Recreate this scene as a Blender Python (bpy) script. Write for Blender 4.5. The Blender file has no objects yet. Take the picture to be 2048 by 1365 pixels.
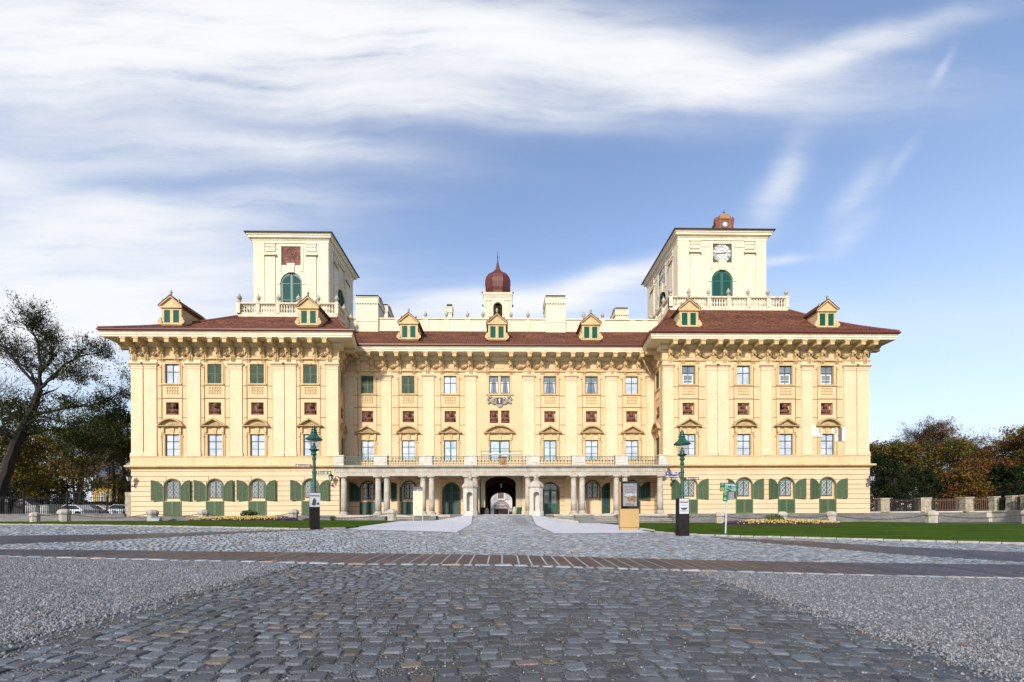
import bpy, bmesh, math, random
from mathutils import Vector, Matrix
random.seed(7)
R = math.radians
scene = bpy.context.scene
COL = scene.collection
# ------------------------------------------------------------------ camera
FPX, PSI, ROLL, YH, DCAM, EYE = 820.0, R(1.17), 0.0048, 1035.0, 38.0, -0.23
fwd = Vector((math.sin(PSI), math.cos(PSI), 0)); rgt = Vector((math.cos(PSI), -math.sin(PSI), 0)); upv = Vector((0, 0, 1))
CAMX = rgt*math.cos(ROLL) - upv*math.sin(ROLL); CAMY = rgt*math.sin(ROLL) + upv*math.cos(ROLL)
CAM = Vector((0, -DCAM, EYE))
cd = bpy.data.cameras.new('camera'); cam = bpy.data.objects.new('camera', cd); COL.objects.link(cam)
cd.sensor_width = 36; cd.lens = FPX/2048*36; cd.shift_y = (YH-682.5)/2048; cd.clip_start = .05; cd.clip_end = 5000
cam.matrix_world = Matrix(((CAMX.x, CAMY.x, -fwd.x, CAM.x), (CAMX.y, CAMY.y, -fwd.y, CAM.y), (CAMX.z, CAMY.z, -fwd.z, CAM.z), (0, 0, 0, 1)))
scene.camera = cam
# ------------------------------------------------------------------ light and exposure
SUN_AZ, SUN_EL = R(200), R(28)          # azimuth clockwise from +Y
vs = scene.view_settings; vs.view_transform = 'Standard'; vs.look = 'None'; vs.gamma = 1; vs.use_curve_mapping = False
vs.exposure = -0.06
sl = bpy.data.lights.new('sun', 'SUN'); sl.energy = 5.0; sl.angle = R(4.0); sl.color = (1, .93, .83)
sun = bpy.data.objects.new('sun', sl); COL.objects.link(sun)
sdir = Vector((math.sin(SUN_AZ)*math.cos(SUN_EL), math.cos(SUN_AZ)*math.cos(SUN_EL), math.sin(SUN_EL)))
sun.rotation_euler = (-sdir).to_track_quat('-Z', 'Y').to_euler()
scene.cycles.max_bounces = 6; scene.cycles.transparent_max_bounces = 8

def build_world():
    w = bpy.data.worlds.new('World'); scene.world = w; w.use_nodes = True
    nt = w.node_tree; nt.nodes.clear(); N = nt.nodes.new; L = nt.links.new
    def val(x):
        return x
    def math_(op, a, b=None, clamp=False):
        n = N('ShaderNodeMath'); n.operation = op; n.use_clamp = clamp
        for i, v in enumerate((a, b)):
            if v is None: continue
            if isinstance(v, (int, float)): n.inputs[i].default_value = v
            else: L(v, n.inputs[i])
        return n.outputs[0]
    sky = N('ShaderNodeTexSky'); sky.sky_type = 'NISHITA'; sky.sun_disc = False
    sky.sun_elevation = SUN_EL; sky.sun_rotation = SUN_AZ; sky.air_density = 1.0; sky.dust_density = .6; sky.ozone_density = 1.6
    tc = N('ShaderNodeTexCoord'); sp = N('ShaderNodeSeparateXYZ'); L(tc.outputs['Generated'], sp.inputs[0])
    x, y, z = sp.outputs
    yy = math_('MAXIMUM', y, .06)
    a = math_('DIVIDE', x, yy); b = math_('DIVIDE', z, yy)      # position on the cloud sheet ahead of the palace
    cb = N('ShaderNodeCombineXYZ'); L(a, cb.inputs[0]); L(b, cb.inputs[1])
    # domain warp for wispy edges
    wn = N('ShaderNodeTexNoise'); wn.inputs['Scale'].default_value = 2.2; wn.inputs['Detail'].default_value = 4
    L(cb.outputs[0], wn.inputs['Vector'])
    ws = N('ShaderNodeVectorMath'); ws.operation = 'SUBTRACT'; L(wn.outputs['Color'], ws.inputs[0]); ws.inputs[1].default_value = (.5, .5, .5)
    wm = N('ShaderNodeVectorMath'); wm.operation = 'SCALE'; wm.inputs['Scale'].default_value = .11; L(ws.outputs[0], wm.inputs[0])
    wa = N('ShaderNodeVectorMath'); wa.operation = 'ADD'; L(cb.outputs[0], wa.inputs[0]); L(wm.outputs[0], wa.inputs[1])
    P = wa.outputs[0]
    blobs = [(560, 60, 520, 95, 0, 1.7), (110, 110, 300, 120, 0, 1.0), (1080, 105, 520, 62, -4, 1.1), (1330, 130, 230, 42, -10, .7), (1610, 110, 280, 26, 15, .9),
             (1440, 165, 110, 28, 8, .5), (800, 205, 380, 34, -3, .8), (330, 310, 420, 55, 4, .42), (620, 300, 240, 26, -6, .35), (80, 400, 330, 50, -14, .6), (420, 425, 300, 34, 6, .42),
             (60, 520, 380, 55, 5, .95), (300, 580, 300, 26, 6, .5), (60, 650, 460, 75, 0, 1.4), (1575, 350, 95, 30, 62, .34), (1545, 385, 60, 30, 40, .18), (1735, 365, 80, 26, 55, .24), (1820, 310, 50, 14, 50, .16), (1725, 455, 60, 26, 40, .22),
             (1560, 520, 70, 10, 12, .35), (1900, 125, 40, 9, 58, .2), (1180, 575, 210, 24, 18, 1.1), (1020, 610, 260, 26, 6, .8), (900, 640, 900, 60, 0, .3)]
    tot = None
    for (px, py, su, sv, rot, wgt) in blobs:
        m = N('ShaderNodeMapping'); m.vector_type = 'TEXTURE'
        m.inputs['Location'].default_value = ((px-1007)/FPX, (YH-py)/FPX, 0); m.inputs['Rotation'].default_value = (0, 0, R(rot)); m.inputs['Scale'].default_value = (su/FPX, sv/FPX, 1)
        L(P, m.inputs['Vector'])
        s2 = N('ShaderNodeSeparateXYZ'); L(m.outputs[0], s2.inputs[0])
        q = math_('ADD', math_('MULTIPLY', s2.outputs[0], s2.outputs[0]), math_('MULTIPLY', s2.outputs[1], s2.outputs[1]))
        e = math_('MULTIPLY', math_('POWER', 2.718, math_('MULTIPLY', q, -1.0)), wgt)
        tot = e if tot is None else math_('ADD', tot, e)
    def streak(rot, sx, sy, det):
        mp = N('ShaderNodeMapping'); mp.inputs['Rotation'].default_value = (0, 0, R(rot)); mp.inputs['Scale'].default_value = (sx, sy, 1); L(P, mp.inputs['Vector'])
        n = N('ShaderNodeTexNoise'); n.inputs['Scale'].default_value = 1; n.inputs['Detail'].default_value = det; n.inputs['Roughness'].default_value = .62; L(mp.outputs[0], n.inputs['Vector'])
        return n.outputs['Fac']
    s0 = streak(-5, 2.4, 22, 9); s1 = streak(-8, 2.2, 11, 9); s2_ = streak(5, 1.2, 4, 8); s3 = streak(-55, 3, 9, 8)
    nz = math_('ADD', math_('MULTIPLY', math_('SUBTRACT', s0, .5), .6), math_('ADD', math_('MULTIPLY', s1, .55), math_('ADD', math_('MULTIPLY', s2_, .8), math_('MULTIPLY', s3, .25))))   # mean about .8
    mod = math_('ADD', math_('MULTIPLY', math_('SUBTRACT', nz, .8), 3.0), 1.0)
    dens = math_('MULTIPLY', tot, math_('MAXIMUM', mod, .03))
    dens = math_('SUBTRACT', 1.0, math_('POWER', 2.718, math_('MULTIPLY', dens, -1.7)))
    front = math_('MULTIPLY', math_('GREATER_THAN', y, .06), dens, True)
    # thin even veil of ice cloud near the horizon, all round
    veil = math_('MULTIPLY', math_('POWER', 2.718, math_('MULTIPLY', math_('MULTIPLY', z, z), -8.5)), .74)
    hi = N('ShaderNodeMix'); hi.data_type = 'RGBA'; L(veil, hi.inputs['Factor']); 
    gm = N('ShaderNodeMix'); gm.data_type = 'RGBA'; gm.blend_type = 'MULTIPLY'; gm.inputs['Factor'].default_value = 1; L(sky.outputs[0], gm.inputs[6]); gm.inputs[7].default_value = (2.75, 2.62, 2.68, 1)
    L(gm.outputs[2], hi.inputs[6]); hi.inputs[7].default_value = (7.6, 8.3, 9.0, 1)
    cl = N('ShaderNodeMix'); cl.data_type = 'RGBA'; L(front, cl.inputs['Factor']); L(hi.outputs[2], cl.inputs[6]); cl.inputs[7].default_value = (10.2, 10.3, 10.5, 1)
    bg = N('ShaderNodeBackground'); bg.inputs['Strength'].default_value = .1; L(cl.outputs[2], bg.inputs['Color'])
    out = N('ShaderNodeOutputWorld'); L(bg.outputs[0], out.inputs[0])
build_world()

# ------------------------------------------------------------------ helpers
def ray(px, py): return fwd + CAMX*((px-1024)/FPX) + CAMY*((YH-py)/FPX)
def at(px, py, Y):
    r = ray(px, py); return CAM + r*((Y+DCAM)/r.y)
def sm(a, b, x):
    t = min(1, max(0, (x-a)/(b-a))); return t*t*(3-2*t)
def g(X, Y):                                   # height of the ground
    d = Y+38
    e = -1.15+.0315*min(d, 16.3)+.012*max(0, min(d, 40)-16.3)
    A = max(.2, .32-.0052*max(d, 0))
    z = EYE+e-A*math.tanh(X/9)
    z += 1.5*sm(-30, -44, X)*sm(0, 30, Y)
    k = sm(-12, -.8, Y)*(1-sm(2.4, 6.5, abs(X+.2)))
    return z+(-.02-z)*k
def gpt(px, py):
    r = ray(px, py); t = 1.0
    while t < 90:
        p = CAM+r*t
        if p.z < g(p.x, p.y): return p
        t += .02
    return CAM+r*90

class MB:
    def __init__(s): s.v = []; s.f = []; s.m = []; s.c = None
    def add(s, vs, fs, mi=0):
        o = len(s.v); s.v += [tuple(v) for v in vs]
        for f in fs: s.f.append(tuple(i+o for i in f)); s.m.append(mi)
    def poly(s, pts, mi=0): s.add(pts, [tuple(range(len(pts)))], mi)
    def box(s, x0, x1, y0, y1, z0, z1, mi=0):
        s.add([(x0,y0,z0),(x1,y0,z0),(x1,y1,z0),(x0,y1,z0),(x0,y0,z1),(x1,y0,z1),(x1,y1,z1),(x0,y1,z1)],
              [(0,3,2,1),(4,5,6,7),(0,1,5,4),(1,2,6,5),(2,3,7,6),(3,0,4,7)], mi)
    def prism(s, pts, axis, a, b, mi=0):        # 2-D outline pushed along an axis
        n = len(pts)
        def mk(p, t): return (t, p[0], p[1]) if axis == 'x' else ((p[0], t, p[1]) if axis == 'y' else (p[0], p[1], t))
        s.add([mk(p, a) for p in pts]+[mk(p, b) for p in pts],
              [tuple(range(n)), tuple(range(2*n-1, n-1, -1))]+[(i, (i+1) % n, n+(i+1) % n, n+i) for i in range(n)], mi)
    def lathe(s, prof, c=(0,0,0), n=12, mi=0, rot=0):
        vs = []; fs = []
        for r, z in prof:
            for k in range(n):
                a = 2*math.pi*k/n+rot; vs.append((c[0]+r*math.cos(a), c[1]+r*math.sin(a), c[2]+z))
        for i in range(len(prof)-1):
            for k in range(n):
                k2 = (k+1) % n; fs.append((i*n+k, i*n+k2, (i+1)*n+k2, (i+1)*n+k))
        fs.append(tuple(range(n-1, -1, -1))); fs.append(tuple((len(prof)-1)*n+k for k in range(n)))
        s.add(vs, fs, mi)
    def tube(s, pts, rad, n=6, mi=0):
        pts = [Vector(p) for p in pts]; vs = []; fs = []
        if isinstance(rad, (int, float)): rad = [rad]*len(pts)
        for i, p in enumerate(pts):
            d = (pts[min(i+1, len(pts)-1)]-pts[max(i-1, 0)]).normalized()
            a = d.orthogonal().normalized() if abs(d.z) > .99 else d.cross(Vector((0,0,1))).normalized()
            b = d.cross(a)
            for k in range(n):
                t = 2*math.pi*k/n; vs.append(p+(a*math.cos(t)+b*math.sin(t))*rad[i])
        for i in range(len(pts)-1):
            for k in range(n):
                k2 = (k+1) % n; fs.append((i*n+k, i*n+k2, (i+1)*n+k2, (i+1)*n+k))
        fs.append(tuple(range(n))); fs.append(tuple((len(pts)-1)*n+k for k in range(n-1, -1, -1)))
        s.add(vs, fs, mi)
    def ball(s, c, r, nu=8, nv=6, mi=0):
        if isinstance(r, (int, float)): r = (r, r, r)
        vs = [(c[0], c[1], c[2]-r[2])]; fs = []
        for i in range(1, nv):
            t = math.pi*i/nv
            for k in range(nu):
                a = 2*math.pi*k/nu; vs.append((c[0]+r[0]*math.sin(t)*math.cos(a), c[1]+r[1]*math.sin(t)*math.sin(a), c[2]-r[2]*math.cos(t)))
        vs.append((c[0], c[1], c[2]+r[2])); top = len(vs)-1
        for k in range(nu): fs.append((0, 1+(k+1) % nu, 1+k)); fs.append((top, top-nu+k, top-nu+(k+1) % nu))
        for i in range(nv-2):
            for k in range(nu):
                k2 = (k+1) % nu; fs.append((1+i*nu+k, 1+i*nu+k2, 1+(i+1)*nu+k2, 1+(i+1)*nu+k))
        s.add(vs, fs, mi)
    def sweep(s, path, prof, mi=0, closed=False):   # profile (out, z) along a plan path, outward = right of travel
        n = len(path); P = [Vector(p) for p in path]; offs = []
        for i in range(n):
            ds = []
            if closed or i > 0: ds.append((P[i]-P[(i-1) % n]).normalized())
            if closed or i < n-1: ds.append((P[(i+1) % n]-P[i]).normalized())
            ns = [Vector((d.y, -d.x)) for d in ds]
            if len(ns) == 1: offs.append(ns[0])
            else:
                mvec = (ns[0]+ns[1]).normalized(); offs.append(mvec/max(.25, mvec.dot(ns[0])))
        m = len(prof); vs = []; fs = []
        for i in range(n):
            for (o, z) in prof: q = P[i]+offs[i]*o; vs.append((q.x, q.y, z))
        for i in range(n if closed else n-1):
            j = (i+1) % n
            for k in range(m-1): fs.append((i*m+k, j*m+k, j*m+k+1, i*m+k+1))
        if not closed: fs.append(tuple(range(m))); fs.append(tuple((n-1)*m+k for k in range(m-1, -1, -1)))
        s.add(vs, fs, mi)
    def xf(s, M, other):                       # append another builder, transformed
        o = len(s.v); s.v += [tuple(M @ Vector(v)) for v in other.v]
        s.f += [tuple(i+o for i in f) for f in other.f]; s.m += other.m
    def mesh(s, name, mats, smooth=False):
        me = bpy.data.meshes.new(name); me.from_pydata(s.v, [], s.f)
        for m in (mats if isinstance(mats, (list, tuple)) else [mats]): me.materials.append(m)
        me.polygons.foreach_set('material_index', s.m)
        if smooth: me.polygons.foreach_set('use_smooth', [True]*len(s.f))
        if s.c:
            ca = me.color_attributes.new('tint', 'FLOAT_COLOR', 'POINT')
            ca.data.foreach_set('color', [x for c in s.c for x in (*c, 1)])
        bm = bmesh.new(); bm.from_mesh(me); bmesh.ops.recalc_face_normals(bm, faces=bm.faces); bm.to_mesh(me); bm.free()
        me.update(); return me
    def build(s, name, mats, parent=None, M=None, smooth=False):
        return put(name, s.mesh(name, mats, smooth), parent, M)
def put(name, me, parent=None, M=None):
    o = bpy.data.objects.new(name, me); COL.objects.link(o)
    if parent: o.parent = parent
    if M is not None: o.matrix_local = M
    return o
def thing(name, label, cat, loc=(0,0,0), rz=0, group=None):
    o = bpy.data.objects.new(name, None); COL.objects.link(o); o.empty_display_size = .3
    o.location = loc; o.rotation_euler = (0, 0, rz); return tag(o, label, cat, group)
def tag(o, label, cat, group=None, kind=None):
    o['label'] = label; o['category'] = cat
    if group: o['group'] = group
    if kind: o['kind'] = kind
    return o
def struct(o, kind='structure'): o['kind'] = kind; return o
def dup(root, loc, rz=0, label=None):
    r = root.copy(); COL.objects.link(r); r.location = loc; r.rotation_euler = (0, 0, rz)
    if label: r['label'] = label
    for ch in list(root.children):
        c = ch.copy(); COL.objects.link(c); c.parent = r
        for q in ch.children: d = q.copy(); COL.objects.link(d); d.parent = c
    return r
def T(x, y, z, rz=0): return Matrix.Translation((x, y, z)) @ Matrix.Rotation(rz, 4, 'Z')
def text_mesh(s, size, mat, ext=.004, align='CENTER', shear=0, bold=0):
    cu = bpy.data.curves.new('lettering', 'FONT'); cu.body = s; cu.size = size; cu.extrude = ext; cu.align_x = align; cu.align_y = 'CENTER'; cu.shear = shear; cu.resolution_u = 3; cu.offset = bold
    o = bpy.data.objects.new('lettering', cu); COL.objects.link(o)
    me = bpy.data.meshes.new_from_object(o.evaluated_get(bpy.context.evaluated_depsgraph_get()))
    bpy.data.objects.remove(o); bpy.data.curves.remove(cu); me.materials.clear(); me.materials.append(mat); me.name = 'lettering'
    return me
def lettering(s, size, mat, parent, x, y, z, rz=0, align='CENTER', shear=0, name='lettering'):
    me = text_mesh(s, size, mat, .003, align, shear)
    return put(name, me, parent, T(x, y, z, rz) @ Matrix.Rotation(R(90), 4, 'X'))

# ------------------------------------------------------------------ materials
def M_(name, col, rough=.8, var=.0, scale=3.0, col2=None, bump=0, bscale=20, metal=0, stretch=(1,1,1), tint=False, spec=.5, fine=0, fscale=40, streak=None):
    m = bpy.data.materials.new(name); m.use_nodes = True; nt = m.node_tree; N = nt.nodes.new; L = nt.links.new
    b = nt.nodes['Principled BSDF']; b.inputs['Roughness'].default_value = rough; b.inputs['Metallic'].default_value = metal; b.inputs['Specular IOR Level'].default_value = spec
    ge = N('ShaderNodeNewGeometry'); pos = ge.outputs['Position']
    out = None
    if var or col2:
        mp = N('ShaderNodeMapping'); mp.inputs['Scale'].default_value = stretch; L(pos, mp.inputs[0])
        n = N('ShaderNodeTexNoise'); n.inputs['Scale'].default_value = scale; n.inputs['Detail'].default_value = 6; n.inputs['Roughness'].default_value = .65; L(mp.outputs[0], n.inputs['Vector'])
        r = N('ShaderNodeMapRange'); r.inputs[1].default_value = .32; r.inputs[2].default_value = .68; L(n.outputs['Fac'], r.inputs[0])
        mx = N('ShaderNodeMix'); mx.data_type = 'RGBA'; L(r.outputs[0], mx.inputs['Factor'])
        c2 = col2 or tuple(c*(1-var) for c in col); mx.inputs[6].default_value = (*col, 1); mx.inputs[7].default_value = (*c2, 1); out = mx.outputs[2]
    if streak:                                   # weather streaks with a shape of their own: (colour, amount)
        mp = N('ShaderNodeMapping'); mp.inputs['Scale'].default_value = (2.2, 2.2, .22); L(pos, mp.inputs[0])
        n = N('ShaderNodeTexNoise'); n.inputs['Scale'].default_value = 1.3; n.inputs['Detail'].default_value = 8; n.inputs['Roughness'].default_value = .7; L(mp.outputs[0], n.inputs['Vector'])
        r = N('ShaderNodeMapRange'); r.inputs[1].default_value = .56; r.inputs[2].default_value = .76; r.inputs[4].default_value = streak[1]; L(n.outputs['Fac'], r.inputs[0])
        mx = N('ShaderNodeMix'); mx.data_type = 'RGBA'; L(r.outputs[0], mx.inputs['Factor'])
        if out: L(out, mx.inputs[6])
        else: mx.inputs[6].default_value = (*col, 1)
        mx.inputs[7].default_value = (*streak[0], 1); out = mx.outputs[2]
    if fine:
        n = N('ShaderNodeTexNoise'); n.inputs['Scale'].default_value = fscale; n.inputs['Detail'].default_value = 3; L(pos, n.inputs['Vector'])
        r = N('ShaderNodeMapRange'); r.inputs[1].default_value = .3; r.inputs[2].default_value = .7; r.inputs[3].default_value = 1-fine; r.inputs[4].default_value = 1+fine; L(n.outputs['Fac'], r.inputs[0])
        mx = N('ShaderNodeMix'); mx.data_type = 'RGBA'; mx.blend_type = 'MULTIPLY'; mx.inputs['Factor'].default_value = 1
        if out: L(out, mx.inputs[6])
        else: mx.inputs[6].default_value = (*col, 1)
        L(r.outputs[0], mx.inputs[7]); out = mx.outputs[2]
    if tint:
        at_ = N('ShaderNodeAttribute'); at_.attribute_name = 'tint'
        mx = N('ShaderNodeMix'); mx.data_type = 'RGBA'; mx.blend_type = 'MULTIPLY'; mx.inputs['Factor'].default_value = 1
        if out: L(out, mx.inputs[6])
        else: mx.inputs[6].default_value = (*col, 1)
        L(at_.outputs['Color'], mx.inputs[7]); out = mx.outputs[2]
    if out: L(out, b.inputs['Base Color'])
    else: b.inputs['Base Color'].default_value = (*col, 1)
    if bump:
        n = N('ShaderNodeTexNoise'); n.inputs['Scale'].default_value = bscale; n.inputs['Detail'].default_value = 5; L(pos, n.inputs['Vector'])
        bp = N('ShaderNodeBump'); bp.inputs['Strength'].default_value = bump; bp.inputs['Distance'].default_value = .02; L(n.outputs['Fac'], bp.inputs['Height']); L(bp.outputs[0], b.inputs['Normal'])
    return m
plaster = M_('yellow_plaster', (.65,.47,.275), .85, col2=(.59,.41,.22), scale=.45, bump=.25, bscale=9, streak=((.4,.275,.14), .7), fine=.07, fscale=5)
plaster_pil = M_('cream_pilaster_plaster', (.685,.53,.345), .85, col2=(.635,.475,.295), scale=.5, bump=.25, bscale=9, streak=((.42,.31,.18), .6), fine=.07, fscale=5)
plaster_low = M_('peach_plaster', (.675,.50,.325), .85, col2=(.61,.435,.265), scale=.6, bump=.25, bscale=9, streak=((.55,.42,.27), .3), fine=.04, fscale=5)
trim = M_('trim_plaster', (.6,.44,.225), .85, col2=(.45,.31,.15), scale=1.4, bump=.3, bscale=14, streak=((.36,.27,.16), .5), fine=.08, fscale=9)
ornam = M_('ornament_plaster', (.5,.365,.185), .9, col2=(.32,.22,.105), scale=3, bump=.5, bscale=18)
dark_line = M_('dark_joint_line', (.2,.135,.065), .95, col2=(.36,.26,.14), scale=1.5)  # darker brown for the course joints and the raised panel lines
fascia_m = M_('pale_fascia', (.7,.62,.46), .8, col2=(.58,.49,.34), scale=1.0, streak=((.3,.24,.17), .6), fine=.1, fscale=8)
white_pl = M_('white_plaster', (.68,.605,.455), .85, col2=(.60,.515,.365), scale=.5, bump=.25, bscale=8, streak=((.4,.33,.24), .65), fine=.05, fscale=6)
stone = M_('pale_stone', (.46,.42,.35), .85, col2=(.3,.265,.215), scale=2.2, bump=.5, bscale=16, streak=((.15,.13,.11), .6), fine=.12, fscale=20)
stone_w = M_('white_stone', (.58,.55,.48), .85, col2=(.42,.38,.32), scale=2.4, bump=.4, bscale=16, streak=((.2,.18,.15), .55), fine=.1, fscale=20)
stone_d = M_('grey_step_stone', (.2,.19,.178), .85, col2=(.1,.094,.088), scale=1.7, bump=.5, bscale=14, stretch=(.6,.6,3), fine=.25, fscale=14)
stone_y = M_('rubble_stone', (.42,.37,.27), .9, col2=(.22,.19,.135), scale=3.5, bump=.8, bscale=10, fine=.25, fscale=9)
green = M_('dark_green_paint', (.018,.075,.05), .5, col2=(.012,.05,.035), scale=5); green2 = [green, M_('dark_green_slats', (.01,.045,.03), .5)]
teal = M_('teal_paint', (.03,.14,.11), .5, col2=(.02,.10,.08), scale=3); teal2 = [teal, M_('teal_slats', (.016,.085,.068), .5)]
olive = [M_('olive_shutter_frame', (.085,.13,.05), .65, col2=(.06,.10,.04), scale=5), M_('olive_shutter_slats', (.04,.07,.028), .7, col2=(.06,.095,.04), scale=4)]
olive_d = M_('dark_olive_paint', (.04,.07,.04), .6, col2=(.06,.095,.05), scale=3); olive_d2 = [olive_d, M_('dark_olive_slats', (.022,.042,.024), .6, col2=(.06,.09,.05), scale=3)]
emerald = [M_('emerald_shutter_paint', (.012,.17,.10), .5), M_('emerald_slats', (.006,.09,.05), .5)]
glass = M_('window_glass', (.30,.35,.41), .06, col2=(.56,.6,.65), scale=.9, spec=.8)
glass_d = M_('dark_window_glass', (.09,.11,.125), .06, col2=(.2,.23,.26), scale=1.2, spec=.8)
white = M_('white_paint', (.66,.66,.64), .6, var=.15, scale=4)
terra = M_('terracotta', (.2,.075,.045), .85, col2=(.11,.04,.026), scale=6, bump=.5, bscale=30)
dark = M_('deep_shadow_plaster', (.035,.028,.022), .9)
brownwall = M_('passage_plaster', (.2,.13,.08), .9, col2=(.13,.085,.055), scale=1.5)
redmetal = M_('red_sheet_metal', (.13,.026,.017), .45, col2=(.1,.018,.014), scale=2.5)
blackmetal = M_('black_metal', (.008,.008,.009), .6, spec=.2)
iron = M_('wrought_iron', (.03,.035,.035), .5, var=.4, scale=8)
gold = M_('weathered_gilding', (.32,.17,.05), .5, col2=(.16,.08,.03), scale=8)
rust = M_('rusty_painted_sheet', (.22,.075,.035), .8, col2=(.13,.035,.018), scale=1.7, streak=((.3,.26,.24), .8), fine=.2, fscale=6)
grey_pl = M_('courtyard_plaster', (.6,.57,.53), .9, col2=(.5,.47,.44), scale=.6)
def roof_material():
    m = M_('brown_roof_tiles', (.17,.06,.03), .85, col2=(.075,.028,.015), scale=.9, stretch=(.5,.5,2.2), fine=.6, fscale=5, spec=.25)
    nt = m.node_tree; N = nt.nodes.new; L = nt.links.new; b = nt.nodes['Principled BSDF']
    ge = N('ShaderNodeNewGeometry'); wv = N('ShaderNodeTexWave'); wv.bands_direction = 'Z'; wv.inputs['Scale'].default_value = 1.9; wv.inputs['Distortion'].default_value = .6; wv.inputs['Detail Scale'].default_value = 4
    L(ge.outputs['Position'], wv.inputs['Vector'])
    w2 = N('ShaderNodeTexWave'); w2.bands_direction = 'X'; w2.inputs['Scale'].default_value = 1.7; L(ge.outputs['Position'], w2.inputs['Vector'])
    ad = N('ShaderNodeMath'); ad.operation = 'ADD'; L(wv.outputs['Fac'], ad.inputs[0]); L(w2.outputs['Fac'], ad.inputs[1])
    bp = N('ShaderNodeBump'); bp.inputs['Strength'].default_value = .8; bp.inputs['Distance'].default_value = .05; L(ad.outputs[0], bp.inputs['Height']); L(bp.outputs[0], b.inputs['Normal'])
    return m
rooftile = roof_material()
# ------------------------------------------------------------------ ground
def sheet_mesh(name, poly, mat, off, step=1.2, zfun=g):
    bm = bmesh.new(); vs = [bm.verts.new((x, y, 0)) for x, y in poly]; f = bm.faces.new(vs); bmesh.ops.triangulate(bm, faces=[f])
    xs = [p[0] for p in poly]; ys = [p[1] for p in poly]
    for ax, lo, hi in ((0, min(xs), max(xs)), (1, min(ys), max(ys))):
        k = math.floor(lo/step)+1
        while k*step < hi:
            co = [0,0,0]; no = [0,0,0]; co[ax] = k*step; no[ax] = 1
            bmesh.ops.bisect_plane(bm, geom=bm.verts[:]+bm.edges[:]+bm.faces[:], plane_co=co, plane_no=no); k += 1
    for v in bm.verts: v.co.z = zfun(v.co.x, v.co.y)+off
    bmesh.ops.recalc_face_normals(bm, faces=bm.faces)
    for f in bm.faces:
        if f.normal.z < 0: f.normal_flip()
    me = bpy.data.meshes.new(name); bm.to_mesh(me); bm.free(); me.materials.append(mat)
    return me
def sheet(name, poly, mat, off, kind='structure', **k): return struct(put(name, sheet_mesh(name, poly, mat, off, **k)), kind)
def gp(px, py): p = gpt(px, py); return (p.x, p.y)

earth = M_('bare_earth', (.09,.085,.06), .95, col2=(.05,.06,.03), scale=.3, bump=.4)
def gravel_mat(name, c1, c2, sc):
    m = bpy.data.materials.new(name); m.use_nodes = True; nt = m.node_tree; N = nt.nodes.new; L = nt.links.new; b = nt.nodes['Principled BSDF']; b.inputs['Roughness'].default_value = .75
    ge = N('ShaderNodeNewGeometry'); v = N('ShaderNodeTexVoronoi'); v.inputs['Scale'].default_value = sc; L(ge.outputs['Position'], v.inputs['Vector'])
    sp = N('ShaderNodeSeparateColor'); L(v.outputs['Color'], sp.inputs[0])
    n = N('ShaderNodeTexNoise'); n.inputs['Scale'].default_value = .8; n.inputs['Detail'].default_value = 5; L(ge.outputs['Position'], n.inputs['Vector'])
    ad = N('ShaderNodeMath'); ad.operation = 'MULTIPLY_ADD'; L(sp.outputs[0], ad.inputs[0]); ad.inputs[1].default_value = .75; 
    s2 = N('ShaderNodeMath'); s2.operation = 'MULTIPLY'; L(n.outputs['Fac'], s2.inputs[0]); s2.inputs[1].default_value = .55; L(s2.outputs[0], ad.inputs[2])
    mx = N('ShaderNodeMix'); mx.data_type = 'RGBA'; L(ad.outputs[0], mx.inputs['Factor']); mx.inputs[6].default_value = (*c1, 1); mx.inputs[7].default_value = (*c2, 1); L(mx.outputs[2], b.inputs['Base Color'])
    iv = N('ShaderNodeMath'); iv.operation = 'SUBTRACT'; iv.inputs[0].default_value = 1; L(v.outputs['Distance'], iv.inputs[1])
    bp = N('ShaderNodeBump'); bp.inputs['Strength'].default_value = 1; bp.inputs['Distance'].default_value = .03; L(iv.outputs[0], bp.inputs['Height']); L(bp.outputs[0], b.inputs['Normal'])
    return m
gravel_m = gravel_mat('grey_gravel', (.06,.064,.07), (.27,.278,.29), 52)
white_gravel_m = gravel_mat('white_gravel', (.36,.37,.39), (.66,.67,.7), 20)
joint_m = gravel_mat('joint_grit', (.015,.015,.015), (.15,.145,.135), 60)
joint2_m = gravel_mat('road_joint_grit', (.05,.05,.052), (.26,.26,.26), 40)
grass_m = M_('mown_grass', (.058,.105,.008), .95, col2=(.024,.05,.005), scale=1.1, spec=.03, stretch=(.25,1.2,1), bump=.6, bscale=40, fine=.4, fscale=26)
cobble_m = M_('grey_cobble', (1,1,1), .6, tint=True, bump=.55, bscale=60, fine=.28, fscale=70)
slab_m = M_('brown_paver', (1,1,1), .5, tint=True, bump=.3, bscale=40, fine=.2, fscale=30)
kerb_m = M_('pale_kerb_stone', (.4,.375,.335), .85, col2=(.22,.205,.18), scale=4, bump=.4, fine=.2)

# the base sheet, out to the horizon
def coords():
    xs = [-900,-500,-250,-150,-100,-75]+[-60+1.5*i for i in range(81)]+[75,100,150,250,500,900]
    ys = [-300,-120,-60,-45]+[-40+1.25*i for i in range(65)]+[45,55,70,90,120,180,300,600,1200,2500]
    return xs, ys
xs, ys = coords(); gb = MB()
for y in ys:
    for x in xs:
        drop = .06
        gb.v.append((x, y, g(x, y)-drop-(.5 if (-33 < x < 34 and .3 < y < 60) else 0)))
nx = len(xs)
for j in range(len(ys)-1):
    for i in range(nx-1): gb.f.append((j*nx+i, j*nx+i+1, (j+1)*nx+i+1, (j+1)*nx+i)); gb.m.append(0)
struct(gb.build('ground', earth, smooth=True))

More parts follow.
